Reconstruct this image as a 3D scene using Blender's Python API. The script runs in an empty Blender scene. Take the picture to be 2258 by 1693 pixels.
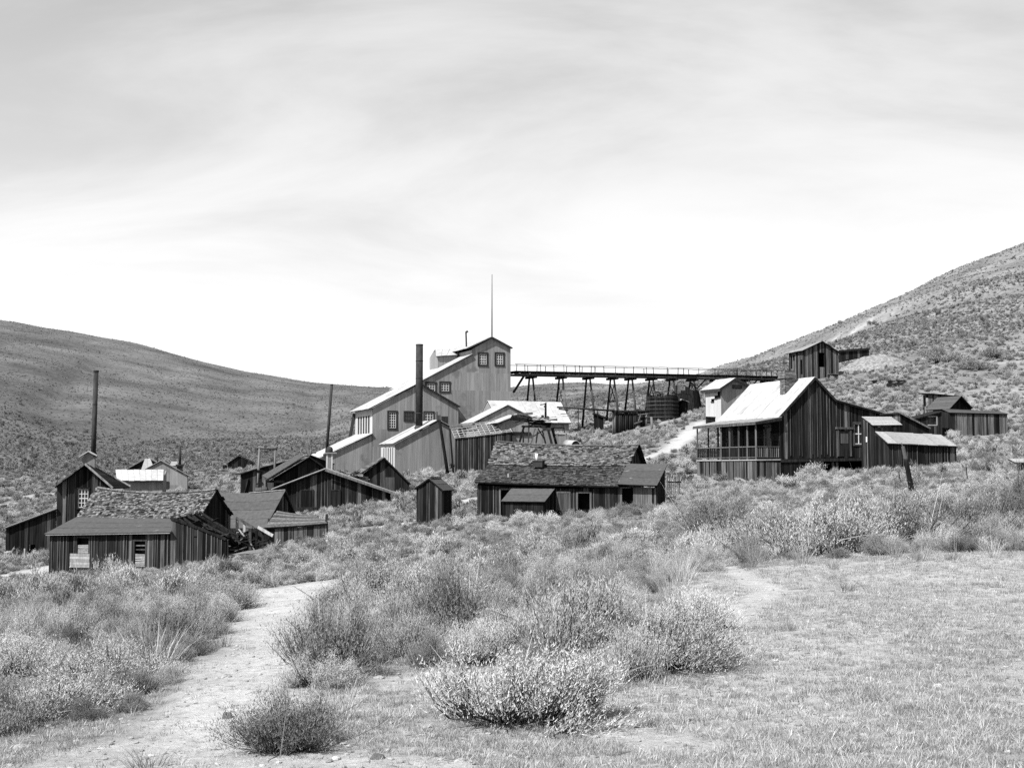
import bpy, math, random
import numpy as np
from mathutils import Vector, noise
R = math.radians
random.seed(7)
scene = bpy.context.scene
COL = scene.collection

# ------------------------------------------------------------------ camera
F, CX, CY, HZ = 2750.0, 1129.0, 846.5, 1030.0       # focal length, principal point, eye level (pixels of the 2258 x 1693 photograph)
PITCH = math.atan((HZ - CY) / F)
CP, SP = math.cos(PITCH), math.sin(PITCH)
cam = bpy.data.cameras.new('camera')
cam.sensor_width = 36.0
cam.sensor_fit = 'HORIZONTAL'
cam.lens = F / 2258.0 * 36.0
cam.clip_start, cam.clip_end = 0.1, 6000.0
camo = bpy.data.objects.new('camera', cam)
COL.objects.link(camo)
camo.location = (0, 0, 0)
camo.rotation_euler = (math.pi / 2 + PITCH, 0, 0)
scene.camera = camo

# ------------------------------------------------------------------ sun and sky
SUN_EL, SUN_PHI = R(50.0), R(45.0)                   # light travels towards (cos, sin) of SUN_PHI on the ground
SUN_STRENGTH, SKY_STRENGTH, EXPOSURE = 5.0, 0.1, 1.1
ldir = Vector((math.cos(SUN_PHI) * math.cos(SUN_EL), math.sin(SUN_PHI) * math.cos(SUN_EL), -math.sin(SUN_EL)))
sl = bpy.data.lights.new('sun', 'SUN')
sl.energy = SUN_STRENGTH
sl.angle = R(0.53)
sl.color = (1.0, 1.0, 1.0)                           # black-and-white film: neutral light
so = bpy.data.objects.new('sun', sl)
COL.objects.link(so)
so.rotation_euler = ldir.to_track_quat('-Z', 'Y').to_euler()
so.location = (-60, -40, 90)
world = bpy.data.worlds.new('World')
scene.world = world
world.use_nodes = True
nt = world.node_tree
nt.nodes.clear()
def N(t, kind, **kw):
    n = t.nodes.new(kind)
    for k, v in kw.items():
        if k.startswith('i_'):
            n.inputs[k[2:].replace('_', ' ')].default_value = v
        else:
            setattr(n, k, v)
    return n
def L(t, a, b):
    t.links.new(a, b)
sky = N(nt, 'ShaderNodeTexSky', sky_type='NISHITA', sun_disc=False)
sky.sun_elevation = SUN_EL
sky.sun_rotation = math.atan2(-math.cos(SUN_PHI), -math.sin(SUN_PHI))
sky.air_density, sky.dust_density, sky.ozone_density = 1.0, 1.0, 1.0
bw = N(nt, 'ShaderNodeVectorMath', operation='DOT_PRODUCT'); bw.inputs[1].default_value = (0.85, 0.15, 0.0)   # black-and-white film behind an orange filter
L(nt, sky.outputs[0], bw.inputs[0])
tc = N(nt, 'ShaderNodeTexCoord')
sep = N(nt, 'ShaderNodeSeparateXYZ')
L(nt, tc.outputs['Generated'], sep.inputs[0])
zc = N(nt, 'ShaderNodeMath', operation='MAXIMUM'); zc.inputs[1].default_value = 0.0
L(nt, sep.outputs[2], zc.inputs[0])
za = N(nt, 'ShaderNodeMath', operation='ADD'); za.inputs[1].default_value = 0.42
L(nt, zc.outputs[0], za.inputs[0])
dx = N(nt, 'ShaderNodeMath', operation='DIVIDE'); dy = N(nt, 'ShaderNodeMath', operation='DIVIDE')
L(nt, sep.outputs[0], dx.inputs[0]); L(nt, za.outputs[0], dx.inputs[1])
L(nt, sep.outputs[1], dy.inputs[0]); L(nt, za.outputs[0], dy.inputs[1])
cmb = N(nt, 'ShaderNodeCombineXYZ')
L(nt, dx.outputs[0], cmb.inputs[0]); L(nt, dy.outputs[0], cmb.inputs[1])
mp = N(nt, 'ShaderNodeMapping')
mp.inputs['Rotation'].default_value = (0, 0, R(-25))
mp.inputs['Scale'].default_value = (1.3, 3.2, 1.0)
mp.inputs['Location'].default_value = (0.5, 3.1, 0)
L(nt, cmb.outputs[0], mp.inputs[0])
cn = N(nt, 'ShaderNodeTexNoise'); cn.inputs['Scale'].default_value = 1.05; cn.inputs['Detail'].default_value = 9; cn.inputs['Roughness'].default_value = 0.58; cn.inputs['Distortion'].default_value = 0.5
L(nt, mp.outputs[0], cn.inputs[0])
cr = N(nt, 'ShaderNodeValToRGB')
cr.color_ramp.elements[0].position = 0.30; cr.color_ramp.elements[0].color = (0, 0, 0, 1)
cr.color_ramp.elements[1].position = 0.72; cr.color_ramp.elements[1].color = (1, 1, 1, 1)
cr.color_ramp.interpolation = 'EASE'
L(nt, cn.outputs[0], cr.inputs[0])
# thin cloud veil: brightness of a sunlit cloud laid over the clear sky by the noise
mixc = N(nt, 'ShaderNodeMix', data_type='FLOAT')
CLOUD, VEIL, STREAK = 5.3, 0.125, 0.25             # cloud brightness; thickness of the even veil and of the streaks, overhead
ta = N(nt, 'ShaderNodeMath', operation='MULTIPLY_ADD'); ta.inputs[1].default_value = -STREAK; ta.inputs[2].default_value = -VEIL
L(nt, cr.outputs[0], ta.inputs[0])
zb_ = N(nt, 'ShaderNodeMath', operation='ADD'); zb_.inputs[1].default_value = 0.06
L(nt, zc.outputs[0], zb_.inputs[0])
td_ = N(nt, 'ShaderNodeMath', operation='DIVIDE'); L(nt, ta.outputs[0], td_.inputs[0]); L(nt, zb_.outputs[0], td_.inputs[1])   # longer path through the veil near the horizon
ex = N(nt, 'ShaderNodeMath', operation='EXPONENT'); L(nt, td_.outputs[0], ex.inputs[0])
fac = N(nt, 'ShaderNodeMath', operation='SUBTRACT'); fac.inputs[0].default_value = 1.0; L(nt, ex.outputs[0], fac.inputs[1])
L(nt, fac.outputs[0], mixc.inputs[0]); L(nt, bw.outputs['Value'], mixc.inputs[2]); mixc.inputs[3].default_value = CLOUD
bg = N(nt, 'ShaderNodeBackground'); bg.inputs[1].default_value = SKY_STRENGTH
L(nt, mixc.outputs[0], bg.inputs[0])
wo = N(nt, 'ShaderNodeOutputWorld')
L(nt, bg.outputs[0], wo.inputs[0])

vs = scene.view_settings
vs.view_transform = 'Standard'; vs.look = 'None'; vs.gamma = 1.0; vs.exposure = EXPOSURE; vs.use_curve_mapping = False
scene.cycles.use_denoising = False
scene.cycles.max_bounces = 5
scene.cycles.diffuse_bounces = 3
scene.cycles.transparent_max_bounces = 6

# ------------------------------------------------------------------ pixel <-> world
def ray(u, v):
    a, b = (u - CX) / F, (CY - v) / F
    return Vector((a, CP - b * SP, SP + b * CP))
def P(u, v, Y):
    d = ray(u, v)
    return d * (Y / d.y)
def proj(p):
    dpt = p.y * CP + p.z * SP
    b = (-p.y * SP + p.z * CP) / dpt
    return CX + F * p.x / dpt, CY - F * b

# ------------------------------------------------------------------ terrain heights
TU = [-900, -300, 0, 250, 500, 750, 1000, 1250, 1380, 1500, 1750, 2000, 2258, 2700, 3400]
TY = [6, 12, 20, 30, 45, 62, 75, 90, 110, 130, 150, 180, 250, 350, 450, 700, 1000, 2200]
TV = {   # picture height of the ground in each direction at each distance
 6: 'z -1.75 -1.68 -1.65 -1.63 -1.6 -1.6 -1.6 -1.6 -1.59 -1.58 -1.55 -1.5 -1.5 -1.45 -1.4',
 12: 'z -2.3 -2.15 -2.05 -1.95 -1.88 -1.8 -1.75 -1.7 -1.67 -1.65 -1.6 -1.52 -1.5 -1.4 -1.3',
 20: 'v 1410 1395 1388 1378 1362 1340 1318 1300 1289 1280 1262 1245 1238 1225 1210',
 30: 'v 1350 1340 1335 1326 1308 1282 1258 1238 1226 1215 1193 1175 1168 1155 1140',
 45: 'v 1310 1302 1298 1290 1272 1246 1217 1192 1176 1162 1138 1120 1112 1100 1085',
 62: 'v 1290 1282 1278 1268 1232 1195 1160 1150 1134 1120 1095 1075 1066 1050 1035',
 75: 'v 1255 1248 1242 1228 1195 1160 1136 1128 1113 1100 1075 1045 1035 1015 995',
 90: 'v 1215 1208 1205 1185 1155 1124 1098 1088 1074 1062 1052 1018 1003 975 950',
 110: 'v 1170 1163 1160 1135 1108 1082 1060 1030 1006 985 985 975 970 930 900',
 130: 'v 1125 1120 1116 1090 1078 1056 1036 990 956 925 905 900 895 850 820',
 150: 'v 1090 1088 1088 1072 1060 1040 1010 950 918 890 858 835 815 765 720',
 180: 'v 1030 1045 1050 1050 1040 1020 965 915 887 862 820 775 735 670 600',
 250: 'v 900 930 950 998 1000 980 930 885 860 842 785 700 640 540 440',
 350: 'v 780 825 850 912 945 930 900 868 868 834 765 650 540 420 300',
 450: 'v 710 750 775 842 893 892 882 858 862 831 759 638 526 400 280',
 700: 'v 630 672 701 745 808 851 864 845 858 850 800 700 600 480 380',
 1000: 'v 700 730 750 790 850 885 895 880 885 890 860 800 740 650 600',
 2200: 'v 900 900 900 920 940 950 950 950 950 950 940 920 900 880 860'}
def _rowv(Y):
    k, *vals = TV[Y].split()
    vals = [float(x) for x in vals]
    return vals if k == 'v' else [CY - F * math.tan(math.atan(z / Y) - PITCH) for z in vals]
_NU, _NL = 170, 240
_UA = np.linspace(TU[0], TU[-1], _NU)
_LA = np.linspace(math.log(TY[0]), math.log(TY[-1]), _NL)
_raw = np.array([_rowv(Y) for Y in TY])
_raw = np.stack([np.interp(_UA, TU, r) for r in _raw])                    # rows Y, cols u
_G = np.stack([np.interp(_LA, np.log(TY), _raw[:, j]) for j in range(_NU)], 1)
for _ in range(3):                                                        # round the creases
    _G[1:-1] = (_G[:-2] + 2 * _G[1:-1] + _G[2:]) / 4
for _ in range(14):
    _G[:, 1:-1] = (_G[:, :-2] + 2 * _G[:, 1:-1] + _G[:, 2:]) / 4
_Gl = _G.tolist()
SHELF = []                                                                # levelled pads (polygon, none by default)
def zt(x, y):
    """height of the ground at a place"""
    Y = min(max(y, 6.0), 2190.0)
    u = CX + F * x / Y * CP
    fu = (min(max(u, TU[0]), TU[-1] - 1e-3) - TU[0]) / (TU[-1] - TU[0]) * (_NU - 1)
    fl = (math.log(Y) - _LA[0]) / (_LA[-1] - _LA[0]) * (_NL - 1)
    i, j = int(fl), int(fu)
    a, b = fl - i, fu - j
    r0, r1 = _Gl[i], _Gl[min(i + 1, _NL - 1)]
    v = (r0[j] * (1 - b) + r0[j + 1] * b) * (1 - a) + (r1[j] * (1 - b) + r1[j + 1] * b) * a
    z = Y * math.tan(PITCH + math.atan((CY - v) / F))
    n1 = noise.noise((x * 0.35, y * 0.35, 1.7)) * 0.06 + noise.noise((x * 1.4, y * 1.4, 5.1)) * 0.022
    k = min(max((Y - 170) / 200, 0), 1)
    if k > 0:
        n1 += k * (noise.noise((x * 0.012, y * 0.012, 3.0)) * 2.2 + noise.noise((x * 0.04, y * 0.04, 9.0)) * 1.0) * min(1.0, Y / 500)
    if 190 < Y < 640:                                                     # shallow gullies down the hills
        w = min(1.0, (Y - 190) / 80, (640 - Y) / 140)
        n1 -= w * 2.0 * max(0.0, 1 - abs(noise.noise((x * 0.03 + y * 0.008, y * 0.003, 6.0))) * 4.0)
    return z + n1
def ground_px(u, v, ymax=900.0):
    """where the line of sight through a picture point meets the ground"""
    d = ray(u, v)
    Y, st = 3.0, 1.03
    while Y < ymax:
        p = d * (Y / d.y)
        if p.z < zt(p.x, Y):
            break
        Y *= st
    lo, hi = Y / st, Y
    for _ in range(14):
        m = (lo + hi) / 2
        p = d * (m / d.y)
        if p.z < zt(p.x, m): hi = m
        else: lo = m
    return d * (hi / d.y)

# ------------------------------------------------------------------ materials (all neutral: the photograph is black and white)
def mat(name, base, amp=0.5, scale=(6, 6, 0.5), rough=0.85, rand=0.35, fine=None, metal=0.0, spec=0.04, bump=0.0, spots=None, island=False):
    m = bpy.data.materials.new(name)
    m.use_nodes = True
    t = m.node_tree
    b = t.nodes['Principled BSDF']
    b.inputs['Roughness'].default_value = rough
    b.inputs['Metallic'].default_value = metal
    b.inputs['Specular IOR Level'].default_value = spec
    co = N(t, 'ShaderNodeTexCoord')
    oi = N(t, 'ShaderNodeObjectInfo')
    vm = N(t, 'ShaderNodeVectorMath', operation='MULTIPLY'); vm.inputs[1].default_value = scale
    L(t, co.outputs['Object'], vm.inputs[0])
    ad = N(t, 'ShaderNodeVectorMath', operation='ADD')
    L(t, vm.outputs[0], ad.inputs[0])
    sc = N(t, 'ShaderNodeVectorMath', operation='SCALE'); sc.inputs['Scale'].default_value = 37.0
    cb = N(t, 'ShaderNodeCombineXYZ')
    L(t, oi.outputs['Random'], cb.inputs[0]); L(t, oi.outputs['Random'], cb.inputs[2])
    L(t, cb.outputs[0], sc.inputs[0]); L(t, sc.outputs[0], ad.inputs[1])
    nz = N(t, 'ShaderNodeTexNoise'); nz.inputs['Scale'].default_value = 1.0; nz.inputs['Detail'].default_value = 6; nz.inputs['Roughness'].default_value = 0.65
    L(t, ad.outputs[0], nz.inputs[0])
    mr = N(t, 'ShaderNodeMapRange'); mr.inputs['From Min'].default_value = 0.28; mr.inputs['From Max'].default_value = 0.72
    mr.inputs['To Min'].default_value = base * (1 - amp); mr.inputs['To Max'].default_value = base * (1 + amp)
    L(t, nz.outputs[0], mr.inputs[0])
    rr = N(t, 'ShaderNodeMapRange'); rr.inputs['To Min'].default_value = 1 - rand; rr.inputs['To Max'].default_value = 1 + rand
    if island:                                                    # every shingle its own tone, joined or not
        ge = N(t, 'ShaderNodeNewGeometry')
        ia = N(t, 'ShaderNodeMath', operation='ADD'); L(t, oi.outputs['Random'], ia.inputs[0]); L(t, ge.outputs['Random Per Island'], ia.inputs[1])
        fr_ = N(t, 'ShaderNodeMath', operation='FRACT'); L(t, ia.outputs[0], fr_.inputs[0])
        L(t, fr_.outputs[0], rr.inputs[0])
    else:
        L(t, oi.outputs['Random'], rr.inputs[0])
    mu = N(t, 'ShaderNodeMath', operation='MULTIPLY')
    L(t, mr.outputs[0], mu.inputs[0]); L(t, rr.outputs[0], mu.inputs[1])
    out = mu.outputs[0]
    if spots:                                                     # patches of another tone: (scale, threshold, tone)
        s2 = N(t, 'ShaderNodeTexNoise'); s2.inputs['Scale'].default_value = spots[0]; s2.inputs['Detail'].default_value = 4
        L(t, co.outputs['Object'], s2.inputs[0])
        r2 = N(t, 'ShaderNodeMapRange'); r2.inputs['From Min'].default_value = spots[1]; r2.inputs['From Max'].default_value = spots[1] + 0.08
        L(t, s2.outputs[0], r2.inputs[0])
        mx = N(t, 'ShaderNodeMix', data_type='FLOAT')
        L(t, r2.outputs[0], mx.inputs[0]); L(t, out, mx.inputs[2]); mx.inputs[3].default_value = spots[2]
        out = mx.outputs[0]
    L(t, out, b.inputs['Base Color'])
    if bump:
        bp = N(t, 'ShaderNodeBump'); bp.inputs['Strength'].default_value = bump; bp.inputs['Distance'].default_value = 0.02
        L(t, nz.outputs[0], bp.inputs['Height']); L(t, bp.outputs[0], b.inputs['Normal'])
    return m
M = {}
M['wood'] = mat('dark_weathered_wood', 0.0125, 0.95, (11, 11, 0.55), 0.9, 0.6, bump=0.5)
M['batten'] = mat('pale_weathered_batten', 0.050, 0.9, (11, 11, 0.6), 0.9, 0.6, bump=0.4)
M['greywood'] = mat('grey_weathered_wood', 0.079, 0.7, (9, 9, 0.6), 0.9, 0.5, bump=0.5)
M['palewood'] = mat('pale_bleached_wood', 0.22, 0.4, (9, 9, 2), 0.9, 0.25, bump=0.4)
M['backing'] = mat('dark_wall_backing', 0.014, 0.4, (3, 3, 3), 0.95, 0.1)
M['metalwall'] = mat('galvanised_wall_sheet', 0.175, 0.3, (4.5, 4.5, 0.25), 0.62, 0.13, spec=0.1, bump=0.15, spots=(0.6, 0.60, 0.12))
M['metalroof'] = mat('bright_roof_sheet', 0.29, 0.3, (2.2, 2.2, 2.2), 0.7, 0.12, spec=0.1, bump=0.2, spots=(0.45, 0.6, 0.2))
M['sunlit_wall'] = mat('sunlit_wall_sheet', 0.33, 0.15, (4.5, 4.5, 0.25), 0.7, 0.06, spec=0.2)  # paler copy of the wall sheet: sunlight on left-facing walls put into the colour
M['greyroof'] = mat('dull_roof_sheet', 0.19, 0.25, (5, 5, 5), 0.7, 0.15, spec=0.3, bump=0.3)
M['shingle'] = mat('old_wooden_shingle', 0.08, 0.6, (9, 9, 9), 0.9, 0.85, bump=0.5, island=True)
M['darkshingle'] = mat('dark_wooden_shingle', 0.042, 0.5, (9, 9, 9), 0.9, 0.7, bump=0.5, island=True)
M['tar'] = mat('sun_faded_tar_paper', 0.054, 0.25, (6, 6, 6), 0.85, 0.12, bump=0.4, spots=(2.2, 0.68, 0.12))
M['iron'] = mat('rusty_iron', 0.029, 0.5, (4, 4, 1.2), 0.7, 0.15, bump=0.3)
M['brick'] = mat('chimney_brick', 0.108, 0.5, (14, 14, 14), 0.9, 0.5, bump=0.4)
M['trim'] = mat('dark_window_trim', 0.025, 0.4, (9, 9, 1), 0.8, 0.2)
M['white'] = mat('white_sash_paint', 0.45, 0.12, (9, 9, 3), 0.7, 0.08)
M['rock'] = mat('pale_rock', 0.302, 0.35, (9, 9, 9), 0.9, 0.3, bump=0.8)
M['darkrock'] = mat('dark_rock', 0.086, 0.4, (9, 9, 9), 0.9, 0.3, bump=0.8)
def glass():
    m = bpy.data.materials.new('dusty_glass'); m.use_nodes = True
    b = m.node_tree.nodes['Principled BSDF']
    b.inputs['Base Color'].default_value = (0.02, 0.02, 0.02, 1); b.inputs['Roughness'].default_value = 0.12
    b.inputs['Specular IOR Level'].default_value = 0.5
    return m
M['glass'] = glass()

# ------------------------------------------------------------------ object helpers
def link(name, verts, faces, m, parent=None, smooth=False):
    off = base_of(parent)
    me = bpy.data.meshes.new(name)
    me.from_pydata([(v[0] - off[0], v[1] - off[1], v[2] - off[2]) for v in verts], [], faces)
    if m is not None:
        me.materials.append(M[m] if isinstance(m, str) else m)
    if smooth:
        me.polygons.foreach_set('use_smooth', [True] * len(me.polygons))
    me.update()
    o = bpy.data.objects.new(name, me)
    COL.objects.link(o)
    if parent is not None:
        o.parent = parent
    return o
def base_of(parent):
    p = Vector((0, 0, 0))
    while parent is not None:
        p += parent.location
        parent = parent.parent
    return p
def thing(name, label, cat, loc, group=None):
    o = bpy.data.objects.new(name, None)
    o.empty_display_size = 0.3
    COL.objects.link(o)
    o.location = loc
    return tag(o, label, cat, group)
def tag(o, label=None, cat=None, group=None, kind=None):
    if label: o['label'] = label
    if cat: o['category'] = cat
    if group: o['group'] = group
    if kind: o['kind'] = kind
    return o

class Wall:
    """an upright plane: s runs along it to the right, z up, t into the building"""
    def __init__(w, o, ang):
        w.o = Vector((o[0], o[1], 0)); w.a = ang
        w.d = Vector((math.cos(ang), math.sin(ang), 0))
        w.b = Vector((-math.sin(ang), math.cos(ang), 0))
    def sz(w, u, v, t=0.0):
        r = ray(u, v)
        o = w.o + w.b * t
        k = o.dot(w.b) / r.dot(w.b)
        p = r * k
        return (p - o).dot(w.d), p.z
    def tz(w, u, v, s):                     # on the plane at right angles to this one that stands at s
        r = ray(u, v)
        o = w.o + w.d * s
        k = o.dot(w.d) / r.dot(w.d)
        p = r * k
        return (p - o).dot(w.b), p.z
    def pt(w, s, z, t=0.0):
        p = w.o + w.d * s + w.b * t
        return Vector((p.x, p.y, z))
    def px(w, u, v, t=0.0):
        s, z = w.sz(u, v, t)
        return w.pt(s, z, t)
    def back(w, t):
        return Wall(w.o + w.b * t, w.a)
    def left(w, s=0.0):                     # side wall seen from the left: its s runs from the far corner to the near one when t0 given
        return Wall(w.o + w.d * s, w.a - math.pi / 2)   # d = -b : runs towards the viewer, normal to the left
    def right(w, s):
        return Wall(w.o + w.d * s, w.a + math.pi / 2)   # d = b : runs away, normal to the right
    def gz(w, s, t=0.0):
        p = w.o + w.d * s + w.b * t
        return zt(p.x, p.y)
def WP(u, v, Y, deg):
    return Wall(P(u, v, Y), R(deg))

def interp(prof, s):
    if s <= prof[0][0]: return prof[0][1]
    for (a, za), (b, zb) in zip(prof, prof[1:]):
        if s <= b:
            return za + (zb - za) * (s - a) / (b - a) if b > a else zb
    return prof[-1][1]
def pieces(top, bot, opens, cuts):
    cuts = sorted(set([round(c, 4) for c in cuts]))
    out = []
    for s0, s1 in zip(cuts, cuts[1:]):
        if s1 - s0 < 0.012: continue
        m = (s0 + s1) / 2
        segs = [[None, None]]
        for (a, zb, b, ztp) in opens:
            if a < m < b:
                new = []
                for lo, hi in segs:
                    l_ = -1e9 if lo is None else lo
                    h_ = 1e9 if hi is None else hi
                    if ztp <= l_ or zb >= h_: new.append([lo, hi]); continue
                    if zb > l_: new.append([lo, zb])
                    if ztp < h_: new.append([ztp, hi])
                segs = new
        for lo, hi in segs:
            l0, l1 = (interp(bot, s0), interp(bot, s1)) if lo is None else (lo, lo)
            h0, h1 = (interp(top, s0 + 1e-5), interp(top, s1 - 1e-5)) if hi is None else (hi, hi)
            if (h0 + h1) / 2 - (l0 + l1) / 2 < 0.03: continue
            h0, h1 = max(h0, l0 + 0.005), max(h1, l1 + 0.005)
            poly = [(s0, l0), (s1, l1), (s1, h1)]
            if hi is None:
                poly += [(s, z) for s, z in reversed(top) if s0 + 0.004 < s < s1 - 0.004]
            poly.append((s0, h0))
            out.append(poly)
    return out
def prism(W, poly, o0, o1):
    n = len(poly)
    v = [W.pt(s, z, -o1) for s, z in poly] + [W.pt(s, z, -o0) for s, z in poly]
    f = [tuple(range(n)), tuple(range(2 * n - 1, n - 1, -1))]
    for i in range(n):
        j = (i + 1) % n
        f.append((i, i + n, j + n, j))
    return v, f
def merge(parts):
    V, Fc = [], []
    for v, f in parts:
        k = len(V)
        V += list(v)
        Fc += [tuple(i + k for i in q) for q in f]
    return V, Fc
def clad(W, root, top, bot=None, w=0.25, m='wood', opens=(), wall='wall', piece='board', thick=0.03, gap=0.014, batten=0.0, seams=(), jit=1.0, back='backing', miss=0.0, rag=0.06, lbl=None):
    """a wall: a dark inner skin (the part) clad with single boards or sheets (its sub-parts); top in (s, z); bot None = down to the ground"""
    s0, s1 = top[0][0], top[-1][0]
    if bot is None:
        k = max(2, int((s1 - s0) / 0.8) + 1)
        bot = [(s0 + (s1 - s0) * i / (k - 1), W.gz(s0 + (s1 - s0) * i / (k - 1)) - 0.12) for i in range(k)]
    opens = [(min(a, c), min(b, d), max(a, c), max(b, d)) for a, b, c, d in opens]
    oc = [c for o in opens for c in (o[0], o[2])]
    cuts = [s0, s1] + [t[0] for t in top] + [b[0] for b in bot] + oc
    parts = [prism(W, p, -0.10, 0.0) for p in pieces(top, bot, opens, [c for c in cuts if s0 <= c <= s1])]
    wl = link(wall, *merge(parts), back, root)
    if lbl: wl['label'] = lbl
    cs, s = [s0], s0
    while s < s1 - w * 0.6:
        s += w * random.uniform(1 - 0.42 * jit, 1 + 0.42 * jit)
        cs.append(min(s, s1))
    if cs[-1] < s1 - 0.02: cs.append(s1)
    else: cs[-1] = s1
    cc = [c for c in cs if all(abs(c - q) > 0.06 for q in oc)] + [c for c in oc if s0 < c < s1]
    for p in pieces(top, bot, opens, cc + [s0, s1]):
        if random.random() < miss: continue
        q = list(p)
        a, b = q[0][0], q[1][0]
        g = gap * random.uniform(0.5, 1.5) / 2 if b - a > 0.06 else 0.002
        q = [(min(max(x, a + g), b - g), z) for x, z in q]
        low = random.uniform(0, rag)
        if rag and q[0][1] < interp(bot, a) + 0.01:
            q[0] = (q[0][0], q[0][1] + low); q[1] = (q[1][0], q[1][1] + low)
        if piece == 'board' and len(q) == 4 and b - a > .1:      # boards lean and warp a little
            k_ = random.uniform(-.012, .012)
            q[2] = (q[2][0] + k_, q[2][1]); q[3] = (q[3][0] + k_, q[3][1] - random.uniform(0, .02))
        o_ = random.uniform(0.004, 0.004 + 0.02 * jit)
        zs = sorted(seams)
        cutp = [q]
        for zc_ in zs:
            nxt = []
            for c in cutp:
                nxt += split_z(c, zc_)
            cutp = nxt
        for i, c in enumerate(cutp):
            o2 = o_ + (0.008 * (len(cutp) - i) if zs else 0)
            mm = m
            if m == 'wood' and piece == 'board':                  # odd boards bleached paler than the rest
                q_ = random.random()
                mm = 'greywood' if q_ < .025 else 'batten' if q_ < .11 else 'wood'
            elif m == 'greywood' and random.random() < .3: mm = 'wood'
            link(piece, *prism(W, c, 0.002, o2 + thick), mm, wl)
    if batten:
        for c in cs[1:-1]:
            if random.random() < 0.22 or any(a - 0.05 < c < b + 0.05 for a, _, b, _ in opens): continue
            z0, z1 = interp(bot, c) + random.uniform(0, 0.3), interp(top, c) - random.uniform(0.0, 0.08)
            if z1 - z0 < 0.2: continue
            h = batten / 2
            link('batten', *prism(W, [(c - h, z0), (c + h, z0), (c + h + random.uniform(-.01, .01), z1), (c - h + random.uniform(-.01, .01), z1)], thick + 0.008, thick + 0.042), 'batten' if m == 'wood' else m, wl)
    return wl
def split_z(poly, zc_):
    def clip(keep_low):
        out = []
        n = len(poly)
        for i in range(n):
            a, b = poly[i], poly[(i + 1) % n]
            ia = (a[1] <= zc_) if keep_low else (a[1] >= zc_)
            ib = (b[1] <= zc_) if keep_low else (b[1] >= zc_)
            if ia: out.append(a)
            if ia != ib and abs(b[1] - a[1]) > 1e-9:
                k = (zc_ - a[1]) / (b[1] - a[1])
                out.append((a[0] + (b[0] - a[0]) * k, zc_))
        return out
    r = [c for c in (clip(True), clip(False)) if len(c) >= 3 and max(z for _, z in c) - min(z for _, z in c) > 0.03]
    return r or [poly]

def patch(P4, a, b, lift=0.0, sag=0.0):
    e0, e1, r1, r0 = P4
    p = (e0 * (1 - a) + e1 * a) * (1 - b) + (r0 * (1 - a) + r1 * a) * b
    n = (e1 - e0).cross(r0 - e0).normalized()
    if n.z < 0: n = -n
    p = p + n * lift
    p.z -= sag * 4 * a * (1 - a) * (0.35 + 0.65 * b)
    return p
def slab(P4, a0, a1, b0, b1, lo, hi, na=1, nb=1, sag=0.0, rough=0.0, hi2=None):
    top, bt = [], []
    for j in range(nb + 1):
        for i in range(na + 1):
            a, b = a0 + (a1 - a0) * i / na, b0 + (b1 - b0) * j / nb
            h = hi if hi2 is None else hi + (hi2 - hi) * j / nb
            top.append(patch(P4, a, b, h + (random.uniform(-rough, rough) if rough else 0), sag))
            bt.append(patch(P4, a, b, lo + ((h - hi) if hi2 is not None else 0), sag))
    n = len(top)
    w_ = na + 1
    f = []
    for j in range(nb):
        for i in range(na):
            q = (j * w_ + i, j * w_ + i + 1, (j + 1) * w_ + i + 1, (j + 1) * w_ + i)
            f.append(q); f.append(tuple(k + n for k in reversed(q)))
    ring = list(range(w_)) + [j * w_ + na for j in range(1, nb + 1)] + [nb * w_ + i for i in range(na - 1, -1, -1)] + [j * w_ for j in range(nb - 1, 0, -1)]
    for k in range(len(ring)):
        x, y = ring[k], ring[(k + 1) % len(ring)]
        f.append((x, x + n, y + n, y))
    return top + bt, f
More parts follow.
